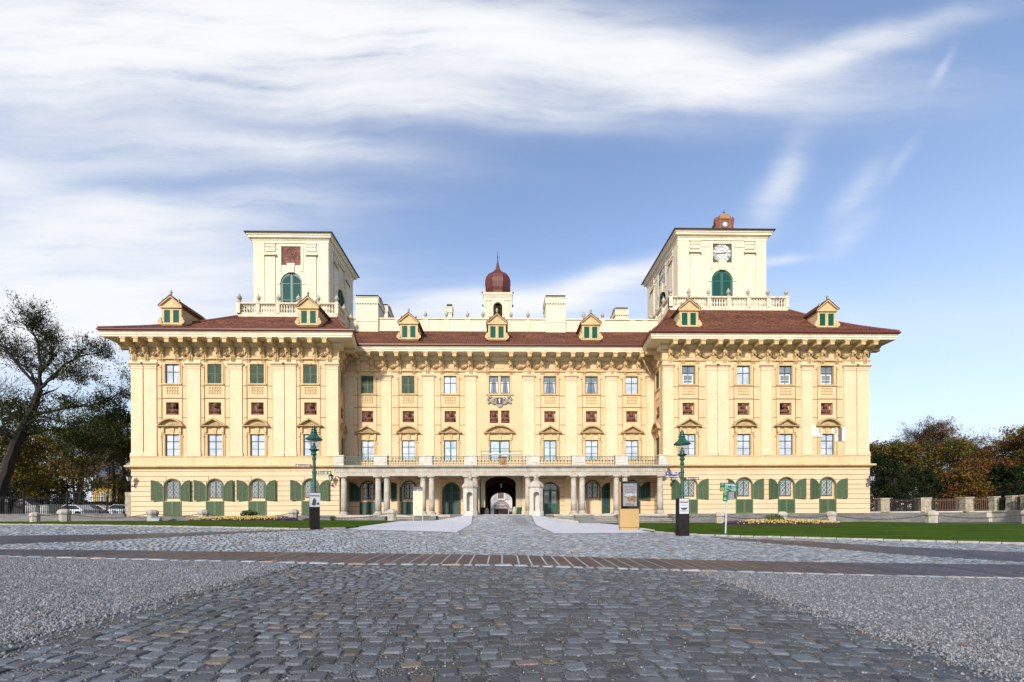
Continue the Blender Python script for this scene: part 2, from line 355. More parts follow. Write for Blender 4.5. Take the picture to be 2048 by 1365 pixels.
# forecourt outline points (plan coordinates)
AX0, AX1 = -3.88, 3.72                      # the cobbled walk straight at the gate
band_f = [gp(x, y) for x, y in ((0,1113),(350,1121),(700,1128),(1024,1131),(1380,1141),(1700,1150),(2047,1157))]
band_b = [gp(x, y) for x, y in ((0,1100),(350,1104),(700,1108),(1024,1112),(1380,1121),(1700,1127),(2047,1131))]
lk = [gp(x, y) for x, y in ((0,1050),(150,1051.5),(300,1054),(450,1057),(600,1060),(690,1058.5))]      # left kerb
rk = [gp(x, y) for x, y in ((1310,1066),(1365,1070),(1430,1073),(1560,1076.5),(1700,1080),(1870,1085),(2047,1090))]
def ext(pts, d0, d1):                        # run a line on beyond the frame
    a = Vector(pts[0]); b = Vector(pts[-1]); da = (a-Vector(pts[1])).normalized(); db = (b-Vector(pts[-2])).normalized()
    return [tuple(a+da*d0)]+list(pts)+[tuple(b+db*d1)]
band_f = ext(band_f, 16, 22); band_b = ext(band_b, 16, 16); lk_e = ext(lk, 16, 0); rk_e = ext(rk, 0, 18)
def lerp_y(line, x):
    for (x0, y0), (x1, y1) in zip(line, line[1:]):
        if x0 <= x <= x1: return y0+(y1-y0)*(x-x0)/max(1e-6, x1-x0)
    return line[0][1] if x < line[0][0] else line[-1][1]
# far edge of the road: left kerb, gravel front edge, right kerb
wl = gp(740, 1060); wr = gp(1300, 1066.5)
far_edge = lk_e+[gp(715,1060.5), gp(920,1066), gp(1110,1068), wr]+rk_e[1:]
far_edge = sorted(far_edge)
road_poly = list(band_b)+[p for p in reversed(far_edge)]
sheet('road', road_poly, joint2_m, .004)
sheet('forecourt', [(AX0,-41),(AX1,-41)]+[(AX1, lerp_y(band_f, AX1)), (0, lerp_y(band_f, 0)), (AX0, lerp_y(band_f, AX0))], joint_m, .004, step=.6)
gravel_l = [(-22,-41),(AX0,-41),(AX0, lerp_y(band_f, AX0))]+[p for p in reversed(band_f) if p[0] < AX0 and p[0] > -22]+[(-22, lerp_y(band_f,-22))]
gravel_r = [(AX1,-41),(26,-41),(26, lerp_y(band_f, 26))]+[p for p in reversed(band_f) if AX1 < p[0] < 26]+[(AX1, lerp_y(band_f, AX1))]
sheet('gravel_area', gravel_l, gravel_m, .012, step=.6); sheet('gravel_area', gravel_r, gravel_m, .012, step=.6)
# loose gravel stones standing proud near the camera
def pebbles():
    mb = MB(); mb.c = []
    def one(x, y, s, tone):
        z = g(x, y)+.012; o = len(mb.v); a = random.random()*6.3; n = 5
        for k in range(n):
            t = a+k*2*math.pi/n; r = s*random.uniform(.75,1.2); mb.v.append((x+r*math.cos(t), y+r*math.sin(t)*.8, z-.004))
        mb.v.append((x+random.uniform(-.3,.3)*s, y+random.uniform(-.3,.3)*s, z+s*random.uniform(.5,1.0)))
        for k in range(n): mb.f.append((o+k, o+(k+1) % n, o+n)); mb.m.append(0)
        mb.c += [tone]*(n+1)
    for side in (-1, 1):
        for i in range(21000):
            y = -36.2+5.9*random.random()**1.0; w = (y+38)*1.32
            x = side*random.uniform(3.7, max(4.4, w)); 
            if y > lerp_y(band_f, x)-.25: continue
            v = random.choice((.06,.09,.12,.15,.19,.25))*random.uniform(.8,1.2)
            one(x, y, random.uniform(.009,.022), (v, v*1.0, v*1.03))
    for side in (-1, 1):                        # stones spilled over the edge of the walk
        for i in range(2600):
            y = -36.2+6*random.random(); x = (AX0 if side < 0 else AX1)-side*abs(random.gauss(0,.2)); v = random.choice((.08,.12,.16,.22))
            if y < lerp_y(band_f, x)-.2: one(x, y, random.uniform(.008,.018), (v, v, v*1.03))
    for i in range(4000):                       # grit spilled in the joints of the walk
        y = -36.3+6*random.random(); x = random.uniform(AX0, AX1); v = random.uniform(.1,.3)
        one(x, y, random.uniform(.004,.010), (v, v*.98, v*.94))
    return mb
pm = M_('pebble', (1,1,1), .7, tint=True)
struct(pebbles().build('loose_gravel', pm), 'stuff')
def fallen_leaves():
    mb = MB()
    for i in range(150):
        y = -36+14*random.random(); x = random.uniform(-(y+38)*1.2, (y+38)*1.2); z = g(x, y)+.028; a = random.random()*6.3; s = random.uniform(.018,.035); c, d = math.cos(a)*s, math.sin(a)*s
        mb.poly([(x-c,y-d,z),(x+d*.5,y-c*.5,z+random.uniform(0,.015)),(x+c,y+d,z+random.uniform(0,.02)),(x-d*.5,y+c*.5,z)])
    return mb
struct(fallen_leaves().build('fallen_leaves', M_('dry_leaf', (.22,.1,.03), .8, var=.5, scale=9)), 'stuff')

# setts: every stone is its own domed block in one paved surface
def sett(mb, x, y, hx, hy, z, top, tone, rz=0, near=True):
    ca, sa = math.cos(rz), math.sin(rz); o = len(mb.v); ch = .82 if near else .84; j = lambda q: q*random.uniform(.86, 1.08)
    ring0 = [(-hx,-hy),(hx,-hy),(hx,hy),(-hx,hy)]
    if near:
        ring = [(-hx,-hy*.7),(-hx*.75,-hy),(hx*.75,-hy),(hx,-hy*.7),(hx,hy*.7),(hx*.75,hy),(-hx*.75,hy),(-hx,hy*.7)]
    else: ring = ring0
    tx, ty = random.uniform(-.05,.05), random.uniform(-.06,.06); n = len(ring)
    R1 = [(j(a), j(b)) for a, b in ring]
    for k, (sc, dz) in enumerate(((1, -.03), (.97, -.3*top), (ch, top)) if near else ((1, -.02), (ch, top))):
        for a, b in R1:
            a *= sc; b *= sc; mb.v.append((x+a*ca-b*sa, y+a*sa+b*ca, z+dz+(a*tx+b*ty if k else 0)))
            mb.c.append(tone)
    lv = 3 if near else 2
    for q in range(lv-1):
        for k in range(n): k2 = (k+1) % n; mb.f.append((o+q*n+k, o+q*n+k2, o+(q+1)*n+k2, o+(q+1)*n+k)); mb.m.append(0)
    if near:
        mb.v.append((x, y, z+top*1.08)); mb.c.append(tone)
        for k in range(n): mb.f.append((o+2*n+k, o+2*n+(k+1) % n, o+3*n)); mb.m.append(0)
    else: mb.f.append(tuple(o+n+k for k in range(n))); mb.m.append(0)
def tone(base=.13, brown=.07):
    v = base*random.uniform(.55, 1.45); r = random.random()
    if r < brown: return (v*1.25, v*1.0, v*.78)
    if r < .2: return (v*.6, v*.63, v*.68)
    return (v*.88, v*.99, v*1.1)
def fore_cobbles():
    mb = MB(); mb.c = []
    y = -36.6
    while y < -30.2:
        hb = random.uniform(.055, .078); x = AX0+.42+random.uniform(0,.1)
        while x < AX1-.42:
            hx = random.choice((random.uniform(.06,.085), random.uniform(.075,.105))); hy = hb*random.uniform(.86,1.06)
            yy = y+hb+.16*math.sin(x*1.05+.4)+.03*math.sin(x*3.7+y*2)
            if yy+hy < lerp_y(band_f, x)-.16 and random.random() < .985:
                sett(mb, x+hx, yy+random.uniform(-.016,.016), hx-random.uniform(.002,.009), hy-.004, g(x, yy)+random.uniform(-.004,.004), random.uniform(.005,.015), tone(.09, .035), .16*math.cos(x*1.05+.4)+random.uniform(-.13,.13))
            x += 2*hx
        y += 2*hb
    for edge in (AX0+.1, AX0+.3, AX1-.1, AX1-.3):   # long edging rows
        y = -36.8
        while y < -30.2:
            hy = random.uniform(.1,.17)
            if y+2*hy < lerp_y(band_f, edge)-.15: sett(mb, edge, y+hy, .085, hy-.009, g(edge, y), random.uniform(.01,.018), tone(.07, .06))
            y += 2*hy
    # kerb row of pale stones between gravel and paver band
    x = -22
    while x < 25:
        hx = random.uniform(.1,.2); yy = lerp_y(band_f, x+hx)-.08
        v = random.uniform(.14,.32); c = random.choice(((v,v,v),(v*1.15,v,v*.8),(v*.9,v,v*1.1)))
        sett(mb, x+hx, yy, hx-.01, .072, g(x, yy), .02, c, math.atan2(lerp_y(band_f, x+.5)-lerp_y(band_f, x-.5), 1)); x += 2*hx
    return mb
struct(fore_cobbles().build('cobblestone_walk', cobble_m))
def road_setts():
    mb = MB(); mb.c = []; y = -33.0
    while y < -12.5:
        d = y+38; hy = .055 if d < 14 else .08; x = -34.0
        while x < 34:
            hx = random.uniform(.06,.1) if d < 14 else random.uniform(.09,.15)
            yy = y+.12*math.sin(x*.8)+.04*math.sin(x*2.7)
            if abs(x) < d*1.3+2 and lerp_y(band_b, x)+.1 < yy < lerp_y(far_edge, x)-.1:
                sett(mb, x+hx, yy, hx-.008, hy-.008, g(x, yy), random.uniform(.006,.013), tone(.215, .04), random.uniform(-.06,.06), False)
            x += 2*hx
        y += 2*hy
    return mb
struct(road_setts().build('road_paving', cobble_m))
# dark paver bands with pale joints
joint_w = M_('pale_joint_mortar', (.5,.49,.47), .9, col2=(.27,.26,.25), scale=6)
def paver_band(front, back, rows, name):
    x0 = max(front[0][0], back[0][0]); x1 = min(front[-1][0], back[-1][0])
    clip = lambda ln: [(x0, lerp_y(ln, x0))]+[p for p in ln if x0 < p[0] < x1]+[(x1, lerp_y(ln, x1))]
    front, back = clip(front), clip(back)
    poly = list(front)+[p for p in reversed(back)]
    sheet(name+'_bed', poly, joint_w, .008)
    mb = MB(); mb.c = []
    x0 = max(front[0][0], back[0][0]); x1 = min(front[-1][0], back[-1][0]); x = x0
    while x < x1-.3:
        w = random.uniform(.22,.36)
        cuts = sorted([0, 1]+[random.uniform(.25,.75) for _ in range(rows-1)])
        for a, b in zip(cuts, cuts[1:]):
            q = []
            skew = .0
            for xx, t in ((x+.018,a),(x+w-.018,a),(x+w-.018,b),(x+.018,b)):
                yf, yb = lerp_y(front, xx), lerp_y(back, xx); pad = .014/max(.05,(yb-yf)); t2 = t+(pad if t == a else -pad)
                yy = yf+(yb-yf)*t2; q.append((xx, yy, g(xx, yy)+.016))
            v = random.uniform(.6,1.3); c = random.choice(((.068*v,.036*v,.036*v),(.055*v,.041*v,.044*v),(.038*v,.034*v,.038*v)))
            o = len(mb.v); mb.v += q; mb.c += [c]*4; mb.f.append((o,o+1,o+2,o+3)); mb.m.append(0)
        x += w
    struct(mb.build(name, slab_m))
paver_band(band_f, band_b, 2, 'paver_band')
b2f = [gp(x, y) for x, y in ((0,1090),(200,1083),(400,1072),(560,1063.5),(640,1061.5))]; b2b = [gp(x, y) for x, y in ((0,1073),(200,1070.5),(400,1066),(560,1061.5),(640,1060.6))]
paver_band(ext(b2f,9,0), ext(b2b,9,0), 3, 'paver_band_branch')
b3f = [gp(x, y) for x, y in ((1420,1077),(1600,1093),(1800,1110),(2047,1126))]; b3b = [gp(x, y) for x, y in ((1420,1075),(1600,1083),(1800,1095),(2047,1106))]
paver_band(ext(b3f,0,9), ext(b3b,0,9), 3, 'paver_band_branch')

# lawns, white gravel, walk up to the gate
L_END = gp(775, 1046.5)
lawn_l = lk_e[:-1]+[gp(690,1058), L_END, (-8.6,-3.2), (-16,-1.2), (-34,-1.0), (-60,-1)]
rl0 = gp(1188, 1045)
lawn_r = [rl0]+[gp(1250,1052), gp(1310,1061)]+rk_e+[(48,-26),(50,-12),(36,-8.5),(34,-1.4),(15,-1.6),(8.2,-3.6)]
lawn_l_o = sheet('lawn', lawn_l, grass_m, .03); lawn_r_o = sheet('lawn', lawn_r, grass_m, .03)
walk = [(-1.85,-21.9),(2.1,-21.3),(2.2,-10),(2.4,-.6),(-2.75,-.6),(-2.2,-10)]
sheet('gate_walk', walk, joint2_m, .012)
def walk_setts():
    mb = MB(); mb.c = []; y = -21.6
    while y < -.9:
        x = -2.75
        while x < 2.35:
            hx = random.uniform(.09,.14); t = (y+21.7)/21.1; lo = -1.85+t*-.8; hi = 2.1+t*.25
            if lo < x and x+2*hx < hi: sett(mb, x+hx, y+.1*math.sin(x*1.5), hx-.008, .07, g(x+hx, y)+.008, .012, tone(.22,.08), 0, False)
            x += 2*hx
        y += .156
    return mb
struct(walk_setts().build('gate_walk_paving', cobble_m))
wg_l = [gp(718,1060.5), (-1.85,-21.9), (-2.2,-10), (-2.75,-1.2), (-3.6,-2.6), (-6,-3.2), (-8.6,-3.4), L_END, gp(690,1058)]
wg_r = [(2.1,-21.3), wr, gp(1310,1066), gp(1310,1061), gp(1250,1052), rl0, (8.0,-3.5), (6,-3.2), (3.4,-2.6), (2.4,-1.2), (2.2,-10)]
sheet('white_gravel', wg_l, white_gravel_m, .018); sheet('white_gravel', wg_r, white_gravel_m, .018)
# kerb stones along both lawns
def kerb(line, name):
    mb = MB()
    for (x0, y0), (x1, y1) in zip(line, line[1:]):
        d = Vector((x1-x0, y1-y0)); n = max(1, int(d.length/.45)); d /= n
        for i in range(n):
            a = Vector((x0, y0))+d*(i+.5); h = random.uniform(.02,.035); ang = math.atan2(d.y, d.x)
            b = MB(); l = d.length/2-.012; b.box(-l, l, -.07, .07, -.1, h+.03); mb.xf(T(a.x, a.y, g(a.x, a.y)+.012, ang), b)
    struct(mb.build(name, kerb_m))
kerb(lk_e, 'kerb'); kerb(rk_e, 'kerb')
def grass_edge(line, inward, n):              # short tufts where the mown grass meets the stone
    mb = MB()
    for i in range(n):
        k = random.randrange(len(line)-1); t = random.random(); x = line[k][0]+(line[k+1][0]-line[k][0])*t; y = line[k][1]+(line[k+1][1]-line[k][1])*t+.09+random.random()**2*inward
        z = g(x, y)+.02; h = random.uniform(.02,.06); a = random.random()*6.3; w = .012
        mb.poly([(x-w*math.cos(a), y-w*math.sin(a), z), (x+w*math.cos(a), y+w*math.sin(a), z), (x+random.uniform(-.02,.02), y+random.uniform(-.02,.02), z+h)])
    return mb
ge_ = grass_edge(lk_e[1:], 1.6, 7000); ge2 = grass_edge(rk_e, 1.6, 9000); ge_.xf(Matrix(), ge2)
struct(ge_.build('grass_tufts', grass_m), 'stuff')
# ------------------------------------------------------------------ the palace
palace = thing('palace', 'long yellow baroque palace with two pale towers, green shutters and a columned porch', 'palace')
def arc_pts(h, n=14):
    rise = h['z1']-h['sp']
    return [(h['x']+h['hw']*math.cos(math.pi-math.pi*i/n), h['sp']+rise*math.sin(math.pi*i/n)) for i in range(n+1)]
def wall_panel(mb, x0, x1, z0, z1, holes=(), y=0, depth=.25, mi=0):
    xs = sorted({x0, x1}|{v for h in holes for v in (h['x']-h['hw'], h['x']+h['hw']) if x0 < v < x1})
    zs = sorted({z0, z1}|{v for h in holes for v in (h['z0'], h['z1']) if z0 < v < z1})
    for a, b in zip(xs, xs[1:]):
        for c, d in zip(zs, zs[1:]):
            mx, mz = (a+b)/2, (c+d)/2
            if any(abs(mx-h['x']) < h['hw'] and h['z0'] < mz < h['z1'] for h in holes): continue
            mb.poly([(a,y,c),(b,y,c),(b,y,d),(a,y,d)], mi)
    for h in holes:
        l, r = h['x']-h['hw'], h['x']+h['hw']; top = h['sp'] if 'sp' in h else h['z1']; dp = h.get('d', depth)
        mb.poly([(l,y,h['z0']),(l,y,top),(l,y+dp,top),(l,y+dp,h['z0'])], mi); mb.poly([(r,y,h['z0']),(r,y+dp,h['z0']),(r,y+dp,top),(r,y,top)], mi)
        if h['z0'] > z0+.01: mb.poly([(l,y,h['z0']),(l,y+dp,h['z0']),(r,y+dp,h['z0']),(r,y,h['z0'])], mi)
        if 'sp' in h:
            A = arc_pts(h)
            for (ax, az), (bx, bz) in zip(A, A[1:]):
                mb.poly([(ax,y,az),(bx,y,bz),(bx,y,h['z1']),(ax,y,h['z1'])], mi); mb.poly([(ax,y,az),(ax,y+dp,az),(bx,y+dp,bz),(bx,y,bz)], mi)
        else: mb.poly([(l,y,top),(r,y,top),(r,y+dp,top),(l,y+dp,top)], mi)
        if h.get('back'): mb.poly([(l,y+dp,h['z0']),(r,y+dp,h['z0']),(r,y+dp,h['z1']),(l,y+dp,h['z1'])], mi)
def courses(mb, x0, x1, z0, z1, holes, hgt, y=0, proud=.05, gap=.05, mi=0, ji=2):     # rusticated courses in front of the wall plane
    z = z0; k = 0
    while z < z1-.1:
        a, b = z+gap/2, min(z+hgt, z1)-gap/2; cuts = []
        for h in holes:
            w = h['hw']+h.get('rim', 0)
            if 'sp' in h and a > h['sp']:
                rr = (a-h['sp'])/max(.01, h['z1']+h.get('rim', 0)-h['sp']); w = w*math.sqrt(max(0, 1-rr*rr))
            if w > 0.01 and a < h['z1']+h.get('rim', 0) and b > h['z0']: cuts.append((h['x']-w, h['x']+w))
        cuts.sort(); x = x0
        for c, d in cuts+[(x1, x1)]:
            if c > x+.02:
                mb.box(x, c, y-proud, y+.002, a, b, mi)
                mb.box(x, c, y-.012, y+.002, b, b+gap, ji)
            x = max(x, d)
        z += hgt; k += 1
ZT0, ZT1, ZB0, ZB1, ZF0, ZF1 = 12.1, 13.88, 9.27, 10.4, 5.48, 7.48
WIN_L = [-30.14,-26.32,-22.49,-17.68]; WIN_R = [17.34,22.55,26.55,30.49]; WIN_C = [-13.47,-9.43,-5.27,4.69,8.87,12.95]
def upper_holes(xs, doors=()):
    hs = []
    for x in xs:
        hs.append(dict(x=x, hw=.63, z0=ZT0, z1=ZT1, d=.2)); hs.append(dict(x=x, hw=.57, z0=ZB0, z1=ZB1, d=.4, back=True))
        hs.append(dict(x=x, hw=.65, z0=4.75 if x in doors else ZF0, z1=ZF1, d=.2))
    return hs
GH = lambda x: dict(x=x, hw=.70, z0=1.42, z1=3.36, sp=2.66, d=.22, rim=.1)
def wing_wall(xa, xb, wins, name):
    mb = MB(); gh = [GH(x) for x in wins]
    wall_panel(mb, xa, xb, 4.5, 15.6, upper_holes(wins))
    mb2 = MB(); wall_panel(mb2, xa-.03, xb+.03, 0, 4.5, gh)
    lowh = gh+[dict(x=x, hw=.84, z0=0, z1=1.42) for x in wins]
    courses(mb2, xa-.03, xb+.03, .0, 4.3, lowh, .455)
    for f, m in zip(mb2.f, mb2.m): pass
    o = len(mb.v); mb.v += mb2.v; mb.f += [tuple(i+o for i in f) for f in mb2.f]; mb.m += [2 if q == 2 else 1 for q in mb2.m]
    return mb
XL0, XL1, XR0, XR1, YC = -33.8, -15.09, 14.89, 34.5, 3.0
XCI0, XCI1 = -15.77, 15.2
for xa, xb, wins, side in ((XL0, XL1, WIN_L, -1), (XR0, XR1, WIN_R, 1)):
    mb = wing_wall(xa, xb, wins, side)
    xo = xa if side < 0 else xb
    mb.poly([(xo,0,0),(xo,24,0),(xo,24,4.5),(xo,0,4.5)], 1); mb.poly([(xo,0,4.5),(xo,24,4.5),(xo,24,15.6),(xo,0,15.6)], 0)      # outer flank
    side_b = MB(); courses(side_b, 0, 24, 0, 4.3, [], .455, mi=1)
    mb.xf(T(xo,24,0,R(-90)) if side < 0 else T(xo,0,0,R(90)), side_b)
    mb.poly([(xa,24,0),(xb,24,0),(xb,24,15.6),(xa,24,15.6)], 0)
    mb.m = [m for m in mb.m]
    mb.build('wing_wall', [plaster, plaster_low, dark_line], palace)
# inner flanks of the wings
ANG_L = math.atan2(3, XCI0-XL1); LEN_L = math.hypot(3, XCI0-XL1); ANG_R = math.atan2(-3, XR0-XCI1); LEN_R = math.hypot(3, XR0-XCI1)
FL = T(XL1, 0, 0, ANG_L); FR = T(XCI1, 3, 0, ANG_R)
for Fm, ln, wx in ((FL, LEN_L, 1.75), (FR, LEN_R, 1.35)):
    mb = MB(); wall_panel(mb, 0, ln, 0, 4.5, [], mi=1); courses(mb, 0, ln, 0, 3.3, [], .455, mi=1)
    wall_panel(mb, 0, ln, 4.5, 15.6, upper_holes([wx]))
    mb.build('inner_flank_wall', [plaster, plaster_low, dark_line], palace, Fm)
# middle range
PORT_W = [-13.45,-9.38,8.93,12.95]; DOORS = [-5.19, 4.7]; CX = -.3
mb = MB(); dset = [WIN_C[2], WIN_C[3]]
hs = upper_holes(WIN_C, dset)+[dict(x=-.92, hw=.46, z0=ZT0, z1=ZT1, d=.2), dict(x=.22, hw=.46, z0=ZT0, z1=ZT1, d=.2), dict(x=-.92, hw=.42, z0=9.2, z1=10.45, d=.4, back=True), dict(x=.22, hw=.42, z0=9.2, z1=10.45, d=.4, back=True), dict(x=-.35, hw=1.02, z0=4.75, z1=7.48, d=.2)]
wall_panel(mb, XCI0, XCI1, 4.5, 15.6, hs, y=YC)
gate = dict(x=CX, hw=1.54, z0=0, z1=3.93, sp=3.15, d=.6); ph = [GH(x) for x in PORT_W]+[dict(x=x, hw=.82, z0=0, z1=3.3, sp=2.5, d=.25) for x in DOORS]
wall_panel(mb, XCI0, XCI1, 0, 4.5, ph+[gate], y=YC, mi=1)
courses(mb, XCI0, XCI1, 0, 4.1, ph+[dict(x=x, hw=.84, z0=0, z1=1.42) for x in PORT_W]+[dict(x=CX, hw=2.06, z0=0, z1=4.3)], .455, y=YC, mi=1)
mb.poly([(XCI0,24,0),(-2.5,24,0),(-2.5,24,15.6),(XCI0,24,15.6)]); mb.poly([(2,24,0),(XCI1,24,0),(XCI1,24,15.6),(2,24,15.6)]); mb.poly([(-2.5,24,4.5),(2,24,4.5),(2,24,15.6),(-2.5,24,15.6)])
mb.build('middle_wall', [plaster, plaster_low, dark_line], palace)

# ---- outline mouldings
OUT = [(XL0,24),(XL0,0),(XL1,0),(XCI0,YC),(XCI1,YC),(XR0,0),(XR1,0),(XR1,24)]
def mould(name, prof, mat, path=OUT):
    m = MB(); m.sweep(path, prof); m.build(name, mat, palace)
for path in ([(XL0,24),(XL0,0),(XL1-.02,0)], [(XR0+.02,0),(XR1,0),(XR1,24)]):
    mould('string_course', [(0,4.2),(.06,4.24),(.06,4.32),(.16,4.36),(.16,4.42),(.36,4.46),(.38,4.52),(.38,4.6),(.34,4.64),(0,4.68)], trim, path)
mould('upper_plinth', [(0,4.66),(.07,4.66),(.07,5.36),(.11,5.38),(.11,5.44),(0,5.46)], plaster)
mould('architrave', [(0,14.24),(.07,14.25),(.1,14.3),(.14,14.4),(.14,14.43),(0,14.45)], trim)
mould('eaves_cornice', [(0,15.36),(.12,15.38),(.3,15.5),(.34,15.55),(.34,15.76),(1.36,15.8),(1.36,15.95),(1.4,15.97),(1.4,16.14),(1.47,16.2),(1.47,16.24),(0,16.24)], fascia_m)
mould('gutter', [(1.3,16.25),(1.53,16.25),(1.6,16.33),(1.6,16.42),(1.52,16.47),(1.3,16.47)], redmetal)
# ---- pilasters
def pilaster(Fm, x0, x1, y=0, z0=5.44, z1=13.65, mat=None):
    m = MB(); p = .09
    m.box(x0-.06, x1+.06, y-p-.06, y+.01, z0, z0+.3); m.box(x0-.03, x1+.03, y-p-.03, y+.01, z0+.3, z0+.4)
    m.box(x0, x1, y-p, y+.01, z0+.4, z1)
    m.box(x0-.04, x1+.04, y-p-.04, y+.01, z1-.22, z1-.17)
    m.box(x0-.04, x1+.04, y-p-.04, y+.01, z1, z1+.08); m.prism([(y-p,z1+.08),(y-p-.17,z1+.22),(y-p-.17,z1+.31),(y-p,z1+.31)], 'x', x0-.15, x1+.15)
    m.box(x0-.03, x1+.03, y-.07, y+.01, z1+.31, 14.26)
    m.build('pilaster', mat or plaster_pil, palace, Fm)
I4 = Matrix()
for a, b in ((-33.77,-32.72),(-32.62,-31.5),(-28.8,-27.58),(-24.9,-23.82),(-21.03,-20.02),(-19.96,-18.95),(-16.17,-15.12)): pilaster(I4, a, b)
for a, b in ((14.92,15.85),(19.02,20.0),(20.06,21.07),(24.16,25.16),(28.07,29.05),(32.08,33.24),(33.32,34.46)): pilaster(I4, a, b)
for a, b in ((-15.7,-14.9),(-12.06,-11.1),(-7.92,-6.86),(-3.72,-2.7),(2.04,3.12),(6.3,7.38),(10.34,11.42),(14.45,15.15)): pilaster(I4, a, b, YC)
# ---- panel lines between the pilasters (thin raised mouldings)
def panel_lines(Fm, xs, y, edges):
    for x, (a, b) in zip(xs, edges):
        m = MB()
        for z in (11.9, 10.72, 9.0, 8.06):
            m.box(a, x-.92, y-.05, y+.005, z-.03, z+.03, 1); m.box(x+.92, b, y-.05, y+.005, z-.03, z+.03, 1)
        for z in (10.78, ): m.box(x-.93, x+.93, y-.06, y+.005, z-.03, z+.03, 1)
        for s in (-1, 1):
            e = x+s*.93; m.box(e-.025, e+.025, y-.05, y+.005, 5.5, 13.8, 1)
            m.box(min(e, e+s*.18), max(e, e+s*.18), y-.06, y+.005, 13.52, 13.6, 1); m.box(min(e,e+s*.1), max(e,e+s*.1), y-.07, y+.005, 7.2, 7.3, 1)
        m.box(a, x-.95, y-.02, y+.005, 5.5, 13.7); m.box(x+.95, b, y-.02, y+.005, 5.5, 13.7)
        m.build('wall_panelling', [plaster, dark_line], palace)
def edges(xs, pil):
    out = []
    for x in xs:
        out.append((max(p for p in pil if p < x)+.1, min(p for p in pil if p > x)-.1))
    return out
pl = [-33.77,-31.5,-28.8,-27.58,-24.9,-23.82,-21.03,-18.95,-16.17]; panel_lines(I4, WIN_L, 0, edges(WIN_L, pl))
pr = [15.85,19.02,21.07,24.16,25.16,28.07,29.05,32.08]; panel_lines(I4, WIN_R, 0, edges(WIN_R, pr))
pc = [-14.9,-12.06,-11.1,-7.92,-6.86,-3.72,3.12,6.3,7.38,10.34,11.42,14.45]; panel_lines(I4, WIN_C, YC, edges(WIN_C, pc))

# ---- windows: one mesh set of each kind, shared by every copy
CACHE = {}
def cached(key, fn):
    if key not in CACHE: CACHE[key] = fn()
    return CACHE[key]
def sash(w, z0, z1, vx, hz, y, t=.045, fr=.06):
    m = MB(); m.box(-w,-w+fr,y,y+.06,z0,z1); m.box(w-fr,w,y,y+.06,z0,z1); m.box(-w+fr,w-fr,y+.002,y+.06,z0,z0+fr); m.box(-w+fr,w-fr,y+.002,y+.06,z1-fr,z1)
    for x, tt in vx: m.box(x-tt,x+tt,y-.012,y+.055,z0+fr,z1-fr)
    for z, tt in hz: m.box(-w+fr,w-fr,y-.006,y+.05,z-tt,z+tt)
    return m
def pane(w, z0, z1, y):
    m = MB(); m.box(-w+.02,w-.02,y+.03,y+.045,z0+.02,z1-.02); return m
def curtain_mesh(w, z0, z1, y, tied):
    m = MB()
    for s in (-1, 1):
        n = 6
        for k in range(n):
            a = s*(w-.07)*(1-k/n*(.5)); b = s*(w-.07)*(1-(k+1)/n*.5); dy = .004 if k % 2 else 0
            if tied: m.prism([(a, z1-.55),(b, z1-.55),(s*(w-.07)*(1-(k+1)/n*.25), z0+.15),(s*(w-.07)*(1-k/n*.25), z0+.15)], 'y', y+.012-dy, y+.026)
    return m
def louvre(x0, x1, z0, z1, y, rails=(), n=None, fr=.06, arch=None):       # one louvred leaf; arch = (centre x, half width, spring, apex) trims its top
    m = MB()
    def top(x):
        if not arch: return z1
        cx, hw, sp, ap = arch; t = max(-1, min(1, (x-cx)/hw)); return sp+(ap-sp)*math.sqrt(max(0, 1-t*t))
    if arch:
        n_ = 8; T_ = [(x0+(x1-x0)*i/n_) for i in range(n_+1)]
        m.prism([(x0,z0),(x1,z0)]+[(x, top(x)) for x in reversed(T_)], 'y', y+.02, y+.045, 1)
        for a, b in zip(T_, T_[1:]): m.prism([(a,top(a)-fr),(b,top(b)-fr),(b,top(b)),(a,top(a))], 'y', y-.012, y+.02, 0)
    else:
        m.box(x0,x1,y+.02,y+.045,z0,z1,1); m.box(x0+fr,x1-fr,y-.01,y+.02,z1-fr,z1)
    m.box(x0,x0+fr,y-.012,y+.02,z0,top(x0+fr)-.01); m.box(x1-fr,x1,y-.012,y+.02,z0,top(x1-fr)-.01); m.box(x0+fr,x1-fr,y-.01,y+.02,z0,z0+fr)
    for r in rails: m.box(x0+fr,x1-fr,y-.011,y+.02,r-.03,r+.03)
    st = .075; z = z0+fr+.02
    while z < z1-fr-.05:
        zt = min(top(x0+fr), top(x1-fr)) if arch else z1
        if z+st < max(top(x0+fr), top(x1-fr), top((x0+x1)/2))-fr:
            a, b = x0+fr, x1-fr
            if arch:                            # shorten the slat where the arch cuts it
                while a < b and top(a)-fr < z+st: a += .03
                while b > a and top(b)-fr < z+st: b -= .03
            if b-a > .05: m.add([(a,y+.018,z+st*.9),(b,y+.018,z+st*.9),(b,y-.006,z+.012),(a,y-.006,z+.012),(a,y+.02,z+.02),(b,y+.02,z+.02)], [(0,1,2,3),(3,2,5,4)], 1)
        z += st
    return m
def surround_top():
    m = MB(); w = .63
    for s in (-1, 1): m.box(min(s*w,s*(w+.15)), max(s*w,s*(w+.15)), -.05, .01, ZT0, ZT1+.14)
    m.box(-w, w, -.05, .01, ZT1, ZT1+.14); m.box(-w-.24, w+.24, -.12, .01, ZT0-.12, ZT0); m.prism([(-.14,14.05),(.14,14.05),(.09,ZT1-.02),(-.09,ZT1-.02)], 'y', -.08, .01)
    m.box(-w-.35, w+.35, -.17, .01, 14.3, 14.42)
    return m
